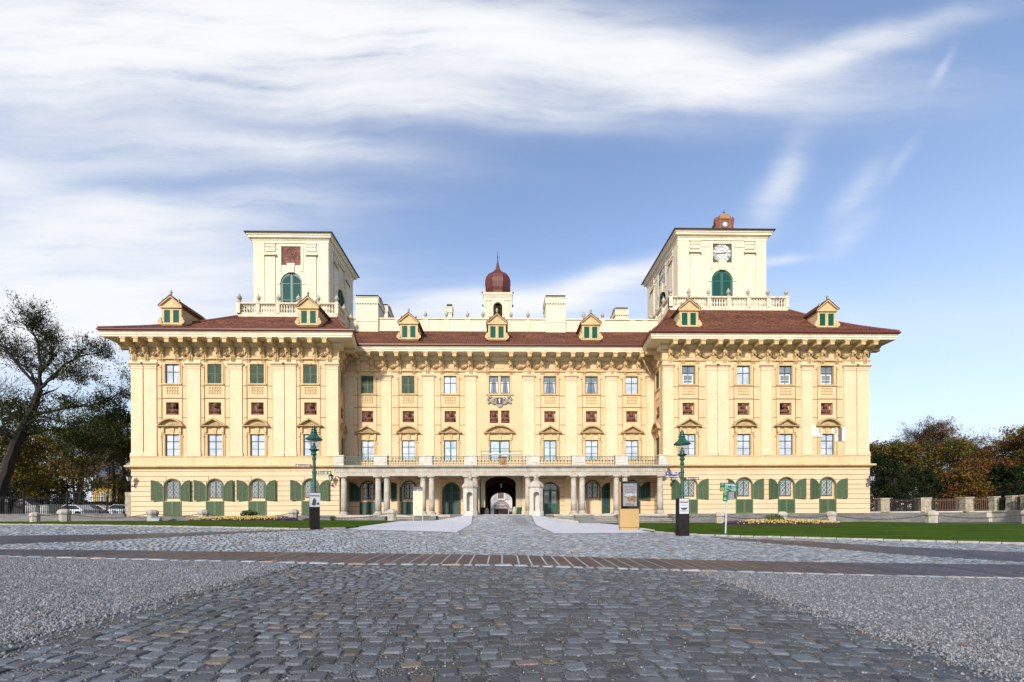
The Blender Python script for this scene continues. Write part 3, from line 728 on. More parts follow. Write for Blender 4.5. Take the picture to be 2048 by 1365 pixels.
def balusters(z0, z1, w=.58):
    m = MB(); n = 5; h = z1-z0
    m.box(-w,w,-.045,.005,z1-.07,z1); m.box(-w,w,-.045,.005,z0,z0+.06); m.box(-w, w, -.04, .005, z0+h*.45, z0+h*.53)
    for k in range(n):
        x = -w+.12+(2*w-.24)*k/(n-1); m.lathe([(.03,0),(.05,h*.2),(.028,h*.42),(.05,h*.62),(.03,h*.8)], (x,-.02,z0+.06), 6)
    return m
def surround_first(door=False, w=.65):
    m = MB(); zb = 4.7 if door else ZF0
    for s in (-1, 1):
        m.box(min(s*w,s*(w+.14)), max(s*w,s*(w+.14)), -.05, .01, zb, ZF1+.1)
        m.box(min(s*(w+.02),s*(w+.22)), max(s*(w+.02),s*(w+.22)), -.16, .01, 7.62, 8.06); m.box(min(s*(w+.05),s*(w+.19)), max(s*(w+.05),s*(w+.19)), -.11, .01, 7.45, 7.62)
    m.box(-w, w, -.05, .01, ZF1, ZF1+.1); m.prism([(-.22,8.05),(.22,8.05),(.13,ZF1-.02),(-.13,ZF1-.02)], 'y', -.09, .01)
    if not door: m.box(-w-.25, w+.25, -.12, .01, ZF0-.1, ZF0)
    return m
def pediment(kind, hw=1.16, rise=.68, z=8.08):
    m = MB()
    m.prism([(.01,z),(-.12,z),(-.22,z+.07),(-.34,z+.09),(-.34,z+.16),(.01,z+.17)], 'x', -hw, hw)
    if kind == 'tri':
        O = [(-hw,z+.17),(0,z+.17+rise),(hw,z+.17)]; I = [(-hw+.24,z+.17),(0,z+rise+.02),(hw-.24,z+.17)]
    else:
        n = 12; rr = (hw*hw+rise*rise)/(2*rise); t0 = math.asin(hw/rr)
        O = [(rr*math.sin(-t0+2*t0*i/n), z+.17+rise-rr+rr*math.cos(-t0+2*t0*i/n)) for i in range(n+1)]
        r2 = rr-.15; cz = z+.17+rise-rr; I = []
        for i in range(n+1):
            t = -t0+2*t0*i/n; I.append((r2*math.sin(t), max(z+.17, cz+r2*math.cos(t))))
    for k in range(len(O)-1):
        q = [O[k], O[k+1], I[k+1], I[k]]
        m.prism(q, 'y', -.36, .01)
    m.prism([p for p in O], 'y', -.06, .005, 0)
    for k in range(5):                           # carved foliage in the field
        m.ball((-.36+.18*k, -.08, z+.24+.1*(1-abs(k-2)/2)), (.1,.05,.07+.03*(2-abs(k-2))), 6, 4, 0)
    return m
def add_top_window(Fm, x, y, kind, parent=palace):
    Mx = Fm @ T(x, y, 0)
    fm = olive_d
    w = put('window', cached('topfr', lambda: sash(.63, ZT0, ZT1, [(0,.03)], [(13.2,.03)], .1).mesh('window_sash', olive_d)), parent, Mx)
    if kind == 'shut':
        for s in (-1, 1): put('shutter', cached(('tsh',s), lambda: louvre(min(0,s*.62)+.005*s, max(0,s*.62)+.005*s, ZT0+.02, ZT1-.02, .05, [13.0]).mesh('shutter', olive_d2)), w)
    else:
        put('pane', cached(('tp',kind), lambda: pane(.63, ZT0, ZT1, .1).mesh('pane', glass if kind == 'pale' else glass_d)), w)
        if kind == 'tied': put('curtain', cached('tcur', lambda: curtain_mesh(.63, ZT0, ZT1, .1, True).mesh('curtain', M_('grey_curtain', (.4,.41,.4), .9))), w)
        if kind == 'inner':
            put('inner_sash', cached('tin', lambda: sash(.5, ZT0+.1, 13.1, [(0,.05)], [(12.55,.025)], .125, fr=.1).mesh('inner_sash', white)), w)
    put('surround', cached('tsur', lambda: surround_top().mesh('surround', trim)), w)
    put('baluster_relief', cached('tbal', lambda: balusters(11.18, 11.84).mesh('baluster_relief', trim)), w)
    return w
def add_first_window(Fm, x, y, ped, kind='win', parent=palace):
    Mx = Fm @ T(x, y, 0); door = kind == 'door'
    if kind == 'wide': w = put('window', sash(1.02, 4.75, ZF1, [(0,.1)], [(6.65,.02)], .1, fr=.13).mesh('window_sash', teal), parent, Mx)
    elif door: w = put('window', cached('fdoor', lambda: sash(.65, 4.75, ZF1, [(0,.055)], [(6.72,.015),(5.95,.015)], .1, fr=.1).mesh('window_sash', teal)), parent, Mx)
    else: w = put('window', cached('fwin', lambda: sash(.65, ZF0, ZF1, [(0,.03)], [(6.83,.032),(6.15,.012)], .1).mesh('window_sash', M_('slate_green_paint',(.03,.06,.055),.5))), parent, Mx)
    if kind == 'shut':
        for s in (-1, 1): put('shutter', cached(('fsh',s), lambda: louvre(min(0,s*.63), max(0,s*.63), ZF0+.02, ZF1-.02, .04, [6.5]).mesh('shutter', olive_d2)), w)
    else: put('pane', cached(('fp',kind), lambda: pane(1.02 if kind == 'wide' else .65, 4.75 if kind != 'win' else ZF0, ZF1, .1).mesh('pane', glass)), w)
    if kind == 'wide':
        put('surround', surround_first(True, 1.02).mesh('surround', trim), w); put('pediment', pediment('seg', 1.55, .72).mesh('pediment', ornam), w)
    else:
        put('surround', cached(('fsur',door), lambda: surround_first(door).mesh('surround', trim)), w)
        put('pediment', cached(('ped',ped), lambda: pediment(ped).mesh('pediment', ornam)), w)
        if not door: put('baluster_relief', cached('fbal', lambda: balusters(4.74, 5.22).mesh('baluster_relief', trim)), w)
    return w
def arch_ring(hw, sp, ap, z0, wd, y0, y1):
    m = MB(); n = 16; O = [(-hw-wd, z0)]; I = [(-hw, z0)]
    for i in range(n+1):
        t = math.pi-math.pi*i/n; O.append(((hw+wd)*math.cos(t), sp+(ap-sp+wd)*math.sin(t))); I.append((hw*math.cos(t), sp+(ap-sp)*math.sin(t)))
    O.append((hw+wd, z0)); I.append((hw, z0))
    for k in range(len(O)-1): m.prism([O[k],O[k+1],I[k+1],I[k]], 'y', y0, y1)
    return m
def ground_fill():                               # plaster field behind the leaded sash
    m = MB(); h = dict(x=0, hw=.70, z0=1.42, z1=3.36, sp=2.66); A = arc_pts(h)
    m.prism([(-.7,1.42),(.7,1.42)]+list(reversed(A)), 'y', .16, .2); return m
def grille():
    m = MB(); w, z0, z1 = .5, 1.72, 3.12
    for cx in (-.27, .27):
        for cz in (1.97, 2.4, 2.85):
            for s in (-1, 1): m.tube([(cx-.19, .075, cz-s*.21),(cx+.19, .075, cz+s*.21)], .016, 4)
            for s in (-1, 1):
                m.tube([(cx-.1, .07, cz+s*.21),(cx-.19, .07, cz+s*.1)], .012, 4); m.tube([(cx+.1, .07, cz+s*.21),(cx+.19, .07, cz+s*.1)], .012, 4)
    return m
def add_ground_window(x, y, sh=olive, leaves=(1,1), lower=True, rim=None, key='w', grey=trim):
    Mx = T(x, y, 0)
    w = put('window', cached(('gfr',key), lambda: sash(.56, 1.64, 3.2, [(0,.045)], [(2.72,.035),(2.18,.015)], .1).mesh('window_sash', olive_d if key == 'w' else blackmetal)), palace, Mx)
    put('wall_field', cached('gfill', lambda: ground_fill().mesh('wall_field', plaster_low)), w)
    put('pane', cached('gp', lambda: pane(.56, 1.64, 3.2, .09).mesh('pane', glass_d)), w)
    put('grille', cached('ggr', lambda: grille().mesh('grille', white)), w)
    put('arch_surround', cached(('gar',key), lambda: arch_ring(.70, 2.66, 3.36, 1.42, .1, -.09, .01).mesh('arch_surround', rim or (sh[0] if isinstance(sh, list) else sh))), w)
    arch = (0, .72, 2.6, 3.3)
    for s, on in zip((-1, 1), leaves):
        if not on: continue
        # a leaf swung flat against the wall: its curved edge faces the arch
        def leaf(s=s):
            m = louvre(-.48, .48, 1.42, 3.3, 0, [2.28], arch=(s*.48, .96, 2.55, 3.28), fr=.07); m.box(-.03,.03,-.011,.02,1.5,2.7); return m.mesh('shutter', sh)
        off = 1.26 if s < 0 else 1.18
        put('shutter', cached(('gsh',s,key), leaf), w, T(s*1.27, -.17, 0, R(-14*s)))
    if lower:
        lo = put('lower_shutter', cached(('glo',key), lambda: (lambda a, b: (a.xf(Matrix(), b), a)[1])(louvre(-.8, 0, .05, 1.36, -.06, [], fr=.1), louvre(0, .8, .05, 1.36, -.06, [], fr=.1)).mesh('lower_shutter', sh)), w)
    return w
KT_L = ['pale','shut','shut','shut']; KT_R = ['inner','pale','inner','inner']; KT_C = ['shut','shut','pale','tied','tied','pale']
for i, x in enumerate(WIN_L):
    add_top_window(I4, x, 0, KT_L[i]); add_first_window(I4, x, 0, ['seg','tri','seg','tri'][i]); add_ground_window(x, 0)
for i, x in enumerate(WIN_R):
    add_top_window(I4, x, 0, KT_R[i]); add_first_window(I4, x, 0, ['tri','seg','tri','seg'][i]); add_ground_window(x, 0)
for i, x in enumerate(WIN_C):
    add_top_window(I4, x, YC, KT_C[i]); add_first_window(I4, x, YC, ['tri','seg','tri','tri','seg','tri'][i], 'door' if i in (2,3) else 'win')
add_first_window(I4, -.35, YC, 'seg', 'wide')
for x in (-.92, .22):                            # paired top windows over the gate
    w = put('window', sash(.46, ZT0, ZT1, [(0,.03)], [(13.2,.03)], .1).mesh('window_sash', olive_d), palace, T(x, YC, 0))
    put('pane', pane(.46, ZT0, ZT1, .1).mesh('pane', glass_d), w); put('curtain', curtain_mesh(.46, ZT0, ZT1, .1, True).mesh('curtain', white), w)
m = MB(); m.box(-1.7,1.05,-.12,.01,ZT0-.12,ZT0); m.box(-1.8,1.15,-.17,.01,14.3,14.42); m.box(-1.52,-1.38,-.05,.01,ZT0,14.02); m.box(.68,.82,-.05,.01,ZT0,14.02); m.box(-1.38,.68,-.05,.01,ZT1,14.02); m.build('surround', trim, palace, T(0, YC, 0))
for Fm, x, ped in ((FL, 1.75, 'tri'), (FR, 1.35, 'seg')):
    add_top_window(Fm, x, 0, 'shut'); add_first_window(Fm, x, 0, ped, 'shut')
for i, x in enumerate(PORT_W):
    add_ground_window(x, YC, green2, [(1,1),(1,0),(0,0),(0,1)][i], i != 2, None, 'p')
# tall leaf by the third porch window, leaf ends
louvre(-.42, .42, .12, 3.2, 0, [2.3, 1.0], arch=(.42,.84,2.5,3.2), fr=.08).build('shutter', green2, palace, T(10.25, YC-.16, 0))

# ---- busts in their niches
def bust_mesh(v, hw=.38):
    m = MB(); rnd = random.Random(v)
    m.box(-.44,.44,-.02,.3,0,.1); m.box(-.36,.36,.0,.28,.1,.17)
    m.ball((0,.14,.36), (.46,.2,.2), 12, 6); m.ball((-.24,.12,.38), (.2,.17,.19), 8, 5); m.ball((.24,.12,.38), (.2,.17,.19), 8, 5); m.ball((0,.06,.36), (.28,.16,.22), 8, 5)
    m.lathe([(.11,.45),(.09,.66)], (0,.12,0), 8)
    hx = rnd.uniform(-.04,.04); m.ball((hx, .06, .82), (.15,.17,.2), 10, 8); m.ball((hx-.01, -.11, .8), (.03,.05,.05), 6, 4)
    m.ball((hx, .12, .92), (.19,.19,.13+.04*rnd.random()), 10, 6); m.ball((hx-.16,.12,.8), (.06,.1,.12), 6, 4); m.ball((hx+.16,.12,.8), (.06,.1,.12), 6, 4)
    if rnd.random() < .6: m.ball((hx,-.03,.68), (.1,.1,.12), 8, 5)
    for k in range(6): m.tube([(-.36+.13*k,-.04,.22),(-.12+.06*k,-.06,.5)], .028, 5)
    return m
def niche_arch():                                # dark arched back with little quoins
    m = MB(); m.prism([(-.5,0),(.5,0)]+[(.5*math.cos(math.pi*i/10), .6+.5*math.sin(math.pi*i/10)) for i in range(11)], 'y', .34, .385); return m
nm = [cached(('bust',v), lambda v=v: bust_mesh(v).mesh('bust', terra, True)) for v in range(5)]
nb = niche_arch().mesh('niche_back', M_('dark_terracotta', (.13,.075,.055), .9, col2=(.26,.16,.11), scale=7)); nd = niche_arch().mesh('niche_back', blackmetal)
k = 0
for Fm, y, xs in ((I4, 0, WIN_L), (I4, 0, WIN_R), (I4, YC, WIN_C), (I4, YC, [-.92,.22]), (FL, 0, [1.75]), (FR, 0, [1.35])):
    for x in xs:
        b = put('bust', nm[k % 5], palace, Fm @ T(x, y+.02, ZB0+.0)); put('niche_back', nd if k in (0, 6) else nb, b); k += 1

# ---- eaves brackets, one console with a lion mask each, and the festoons between
def bracket_mesh():
    m = MB()
    m.box(-.19,.19,-1.3,0,15.36,15.68); m.box(-.27,.27,-1.34,-.34,15.68,15.79)
    m.prism([(0,15.36),(-.42,15.36),(-.4,15.2),(-.33,15.02),(-.24,14.85),(-.17,14.62),(-.13,14.45),(0,14.45)], 'x', -.2, .2)
    m.box(-.26,.26,-.46,0,15.28,15.36)
    m.ball((0,-.34,15.02), (.16,.14,.18), 8, 6); m.ball((0,-.47,14.97), (.05,.05,.06), 6, 4); m.ball((0,-.42,14.88), (.09,.06,.05), 6, 4)
    for s in (-1, 1):
        m.ball((s*.19,-.3,15.1), (.08,.1,.13), 6, 5); m.ball((s*.16,-.27,14.84), (.07,.08,.14), 6, 5); m.ball((s*.07,-.46,15.08), (.035,.03,.025), 5, 4)
        m.box(s*.14-.025, s*.14+.025, -.2, 0, 14.22, 14.7)
    m.box(-.025,.025,-.22,0,14.22,14.7)
    for s in (-.14,0,.14): m.lathe([(.035,0),(.05,.05),(.02,.1)], (s,-.15,14.1), 5)
    return m
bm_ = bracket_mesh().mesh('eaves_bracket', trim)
def swag_mesh():
    m = MB()
    for k in range(9):
        t = k/8; x = -.5+t; z = 14.98-.34*math.sin(math.pi*t); m.ball((x,-.12-.05*math.sin(math.pi*t),z), (.09,.09,.07+.05*math.sin(math.pi*t)), 6, 4)
    m.ball((0,-.2,14.72), (.17,.14,.12), 7, 5); m.ball((-.1,-.22,14.82), .08, 5, 4); m.ball((.12,-.22,14.8), .08, 5, 4)
    return m
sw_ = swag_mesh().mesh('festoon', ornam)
BR_L = [-33.4,-32.3,-30.99,-29.61,-28.4,-27.15,-25.85,-24.6,-23.27,-21.92,-20.67,-19.6,-18.48,-17.15,-15.85]
BR_R = [15.6,16.78,18.15,19.72,20.75,22.04,23.42,24.85,26.07,27.46,28.76,30.0,31.39,32.9,34.05]
BR_C = [-14.3,-12.97,-11.71,-10.28,-8.87,-7.46,-6.07,-4.68,-3.21,-1.54,.8,2.6,3.97,5.4,6.83,8.14,9.59,10.96,12.31,13.6]
for xs, y, wn in ((BR_L,0,WIN_L),(BR_R,0,WIN_R),(BR_C,YC,WIN_C+[-.35])):
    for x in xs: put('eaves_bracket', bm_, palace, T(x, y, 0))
    for a, b in zip(xs, xs[1:]):
        c = (a+b)/2
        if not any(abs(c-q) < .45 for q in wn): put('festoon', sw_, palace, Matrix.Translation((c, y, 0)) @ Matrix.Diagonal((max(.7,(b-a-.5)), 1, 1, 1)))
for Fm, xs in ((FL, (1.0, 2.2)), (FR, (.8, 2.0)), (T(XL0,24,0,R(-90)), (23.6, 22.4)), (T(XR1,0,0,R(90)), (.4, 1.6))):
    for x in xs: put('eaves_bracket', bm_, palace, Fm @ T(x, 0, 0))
# frieze panels above the windows
m = MB()
for xs, y in ((WIN_L,0),(WIN_R,0),(WIN_C,YC),([-.35],YC)):
    for x in xs: m.box(x-.46,x+.46,y-.04,y+.01,14.62,15.2)
m.build('frieze_panel', plaster, palace)

# ---- roofs
ZE, YE = 16.46, -1.5
def face_mesh(name, polys, mat, thick=None):
    m = MB()
    for p in polys: m.poly(p)
    return m.build(name, mat, palace)
EL = (XL0-1.5, XL1+1.42); ER = (XR0-1.42, XR1+1.5)
LB = dict(x0=-25.75, x1=-16.1, y0=2.4, y1=14.0, z=19.42); RB = dict(x0=16.55, x1=28.55, y0=2.4, y1=15.0, z=20.3)
AY, AZ = 5.5, 19.5
def curve_strip(a0, a1, b0, b1, n=6, sag=.28):   # slightly hollow roof slope between two edges
    out = []
    P = lambda u, t: tuple((1-t)*((1-u)*a0[i]+u*a1[i])+t*((1-u)*b0[i]+u*b1[i])-(sag*math.sin(math.pi*t) if i == 2 else 0) for i in range(3))
    for k in range(n): out.append([P(0,k/n),P(1,k/n),P(1,(k+1)/n),P(0,(k+1)/n)])
    return out
pol = curve_strip((EL[0],YE,ZE),(EL[1],YE,ZE),(LB['x0'],LB['y0'],LB['z']),(LB['x1'],LB['y0'],LB['z']))
pol += curve_strip((EL[0],25.5,ZE),(EL[0],YE,ZE),(LB['x0'],LB['y1'],LB['z']),(LB['x0'],LB['y0'],LB['z']))
pol += curve_strip((EL[1],YE,ZE),(EL[1]-.3,1.5,ZE),(LB['x1'],LB['y0'],LB['z']),(LB['x1'],AY,AZ), sag=.15)
pol.append([(LB['x0'],LB['y0'],LB['z']),(LB['x1'],LB['y0'],LB['z']),(LB['x1'],LB['y1'],LB['z']),(LB['x0'],LB['y1'],LB['z'])])
face_mesh('wing_roof', pol, rooftile)
pol = curve_strip((ER[0],YE,ZE),(ER[1],YE,ZE),(RB['x0'],RB['y0'],RB['z']),(RB['x1'],RB['y0'],RB['z']))
pol += curve_strip((ER[1],YE,ZE),(ER[1],25.5,ZE),(RB['x1'],RB['y0'],RB['z']),(RB['x1'],RB['y1'],RB['z']))
pol += curve_strip((ER[0]+.15,1.5,ZE),(ER[0],YE,ZE),(RB['x0'],AY,AZ),(RB['x0'],RB['y0'],RB['z']), sag=.15)
pol.append([(RB['x0'],RB['y0'],RB['z']),(RB['x1'],RB['y0'],RB['z']),(RB['x1'],RB['y1'],RB['z']),(RB['x0'],RB['y1'],RB['z'])])
face_mesh('wing_roof', pol, rooftile)
pol = curve_strip((EL[1]-.3,1.5,ZE),(ER[0]+.15,1.5,ZE),(LB['x1'],AY,AZ),(RB['x0'],AY,AZ), sag=.2)
pol.append([(LB['x1'],AY,AZ),(RB['x0'],AY,AZ),(RB['x0'],25,AZ),(LB['x1'],25,AZ)])
face_mesh('middle_roof', pol, rooftile)
ridge_m = M_('ridge_tile', (.2,.07,.045), .8, var=.4, scale=6)
for a, b in (((ER[0],YE,ZE+.05),(RB['x0'],RB['y0'],RB['z']+.05)),((ER[1],YE,ZE+.05),(RB['x1'],RB['y0'],RB['z']+.05)),((EL[0],YE,ZE+.05),(LB['x0'],LB['y0'],LB['z']+.05)),((EL[1],YE,ZE+.05),(LB['x1'],LB['y0'],LB['z']+.05))):
    q = [tuple(a[i]+(b[i]-a[i])*t-((.28*math.sin(math.pi*t)) if i == 2 else 0) for i in range(3)) for t in [k/6 for k in range(7)]]; m = MB(); m.tube(q, .1, 6); m.build('ridge_tiles', ridge_m, palace)
m = MB()                                         # snow rail on the outer eave
for x in [EL[0]+2.2+1.0*k for k in range(5)]+[ER[1]-1.5-.9*k for k in range(5)]: m.box(x-.02,x+.02,-1.2,-1.17,16.45,16.8)
m.tube([(EL[0]+1,-1.18,16.78),(EL[0]+7,-1.18,16.78)], .015, 4); m.tube([(ER[1]-6,-1.18,16.78),(ER[1]-1,-1.18,16.78)], .015, 4); m.build('snow_rail', iron, palace)

# ---- attic wall with urns
urn_m = cached('urn', lambda: (lambda m: (m.box(-.14,.14,-.14,.14,0,.16), m.lathe([(.06,.16),(.1,.2),(.05,.27),(.15,.36),(.2,.5),(.18,.62),(.1,.7),(.05,.76),(.07,.82),(.02,.9)], (0,0,0), 9), m.mesh('urn', stone))[2])(MB()))
m = MB(); m.box(LB['x1'],RB['x0'],AY,AY+.4,AZ-.1,20.72); m.box(LB['x1'],RB['x0'],AY-.1,AY+.5,20.72,20.84); m.box(LB['x1'],RB['x0'],AY-.05,AY,AZ-.1,AZ+.12)
PX = [735,795,851,893,935,1056,1120,1167,1205,1265,1290]
for px in PX: x = at(px, 640, AY).x; m.box(x-.28,x+.28,AY-.05,AY,AZ+.12,20.72)
aw = m.build('attic_wall', white_pl, palace)
for px in (851, 893, 935, 966, 1056, 1167, 1205, 1022): put('urn', urn_m, aw, T(at(px, 636, AY+.2).x, AY+.2, 20.84))
def chimney(x0, x1, y0, y1, z0, z1):
    m = MB(); h = z1-z0
    m.box(x0+.06,x1-.06,y0+.06,y1-.06,z0,z1-.95); m.box(x0+.02,x1-.02,y0+.02,y1-.02,z0+h*.28,z0+h*.28+.07)
    m.box(x0,x1,y0,y1,z1-.85,z1-.22); m.box(x0-.05,x1+.05,y0-.05,y1+.05,z1-.28,z1-.2)
    n = max(3, int((x1-x0)/.25))
    for k in range(n):
        x = x0+(x1-x0)*(k+.5)/n; m.prism([(y0+.06,z1-1.05),(y0,z1-.85),(y0+.06,z1-.85)], 'x', x-.06, x+.06)
    m2 = MB(); m2.box(x0+.08,x1-.08,y0+.08,y1-.08,z1-.2,z1); m2.prism([(y0+.0,z1),(y1,z1),((y0+y1)/2,z1+.3)], 'x', x0+.06, x1-.06)
    c = m.build('chimney', white_pl, palace); m2.build('chimney_cap', M_('mossy_cap', (.09,.09,.06), .9, col2=(.04,.045,.02), scale=5), c)
chimney(-15.43,-13.0,5.2,7.6,19.3,23.1); chimney(-14.7,-13.2,9.5,12,19.5,24.4); chimney(4.5,6.72,5.2,7.6,19.3,23.2); chimney(-6.47,-5.75,9,9.9,19.5,24.1); chimney(12.95,14.55,9,11,19.5,23.9)

# ---- dormers
def dormer(x, y, z, depth, rot=0):
    w, h = .98, 1.5
    m = MB(); hs = [dict(x=s*.4, hw=.27, z0=z+.2, z1=z+1.35, d=.1) for s in (-1,1)]
    wall_panel(m, -w+.1, w-.1, z-.1, z+h, hs); m.box(-w+.1,w-.1,0.1,depth,z-.1,z+h) if False else None
    for s in (-1, 1): m.poly([(s*(w-.1),0,z-.1),(s*(w-.1),depth,z-.1),(s*(w-.1),depth,z+h),(s*(w-.1),0,z+h)])
    m.box(-w-.02,w+.02,-.1,0,z-.02,z+.1)
    for s in (-1, 1):
        m.lathe([(.22,-.07),(.22,.07)], (0,0,0), 10) if False else None
        m.prism([(s*(w+.02)+.2*math.cos(2*math.pi*i/10), z+.28+.2*math.sin(2*math.pi*i/10)) for i in range(10)], 'y', -.09, .06)
        m.prism([(s*(w-.02)+.1*math.cos(2*math.pi*i/8), z+.5+.2*math.sin(2*math.pi*i/8)) for i in range(8)], 'y', -.06, .06)
    m.box(-w,w,-.12,.02,z+h,z+h+.14)
    m.prism([(-w,z+h+.14),(w,z+h+.14),(0,z+h+.98)], 'y', -.03, depth)
    for s in (-1, 1): m.prism([(s*(w+.04),z+h+.1),(s*(w+.04),z+h+.24),(0,z+h+1.1),(0,z+h+.95)], 'y', -.18, .0)
    d = m.build('dormer', trim, palace, T(x, y, 0))
    r = MB()
    for s in (-1, 1): r.prism([(s*(w+.1),z+h+.14),(s*(w+.1),z+h+.23),(0,z+h+1.16),(0,z+h+1.06)], 'y', -.2, depth+.6)
    r.build('dormer_roof', rooftile, d)
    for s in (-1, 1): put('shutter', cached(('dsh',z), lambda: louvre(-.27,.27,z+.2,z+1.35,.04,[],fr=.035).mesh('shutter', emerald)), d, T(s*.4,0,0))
    for s in (-1, 0, 1):
        f = MB(); f.lathe([(.07,0),(.06,.15),(.1,.2),(.06,.26),(.12,.36),(.12,.46),(.05,.54),(.02,.62)], (0,0,0), 8); f.build('finial', stone, d, T(s*.72, -.05, z+h+(.36 if s else 1.02)) @ Matrix.Scale(.8 if s else 1, 4))
for x in (-29.94,-17.68,17.28,30.28): dormer(x, -.3, 17.32, 3.2)
for x in (-9.28,-.57,8.77): dormer(x, 2.7, 17.38, 3.0)

# ---- roof balustrades with urns
def balustrade(B, h=1.36):
    z = B['z']; m = MB(); path = [(B['x0'],B['y1']),(B['x0'],B['y0']),(B['x1'],B['y0']),(B['x1'],B['y1'])]
    m.sweep(path, [(-.26,z-.05),(0,z-.05),(0,z+.38),(-.06,z+.42),(-.26,z+.42)]); m.sweep(path, [(-.3,z+h-.16),(.04,z+h-.16),(.08,z+h-.1),(.08,z+h),(-.3,z+h)])
    posts = []
    for (xa, ya), (xb, yb) in zip(path, path[1:]):
        L_ = math.hypot(xb-xa, yb-ya); nb = max(1, round(L_/1.85)); 
        for k in range(nb+1):
            t = k/nb; p = (xa+(xb-xa)*t, ya+(yb-ya)*t)
            if p not in posts: posts.append(p)
            if k < nb:
                for q in range(6):
                    tt = (k+(q+1.2)/7.4)/nb; cx, cy = xa+(xb-xa)*tt, ya+(yb-ya)*tt
                    nx_, ny_ = (0, .13) if abs(xb-xa) > abs(yb-ya) else ((.13, 0) if cx == B['x0'] else (-.13, 0))
                    m.lathe([(.09,0),(.09,.06),(.05,.1),(.11,.3),(.06,.52),(.05,.6),(.09,.68),(.09,h-.58)], (cx+nx_, cy+ny_, z+.42), 7)
    for px_, py_ in posts: 
        ox = .13 if px_ == B['x0'] else (-.13 if px_ == B['x1'] else 0); oy = .13 if py_ == B['y0'] else 0
        m.box(px_+ox-.17,px_+ox+.17,py_+oy-.17,py_+oy+.17,z+.3,z+h-.1)
    b = m.build('roof_balustrade', M_('pale_balustrade_stone', (.72,.64,.48), .85, col2=(.5,.42,.3), scale=2.2, bump=.4, streak=((.18,.14,.1), .65)) if 'bal' not in CACHE else CACHE['bal'], palace)
    CACHE['bal'] = b.data.materials[0]
    for px_, py_ in posts:
        ox = .13 if px_ == B['x0'] else (-.13 if px_ == B['x1'] else 0); oy = .13 if py_ == B['y0'] else 0
        put('urn', urn_m, b, T(px_+ox, py_+oy, z+h))
balustrade(LB); balustrade(RB)

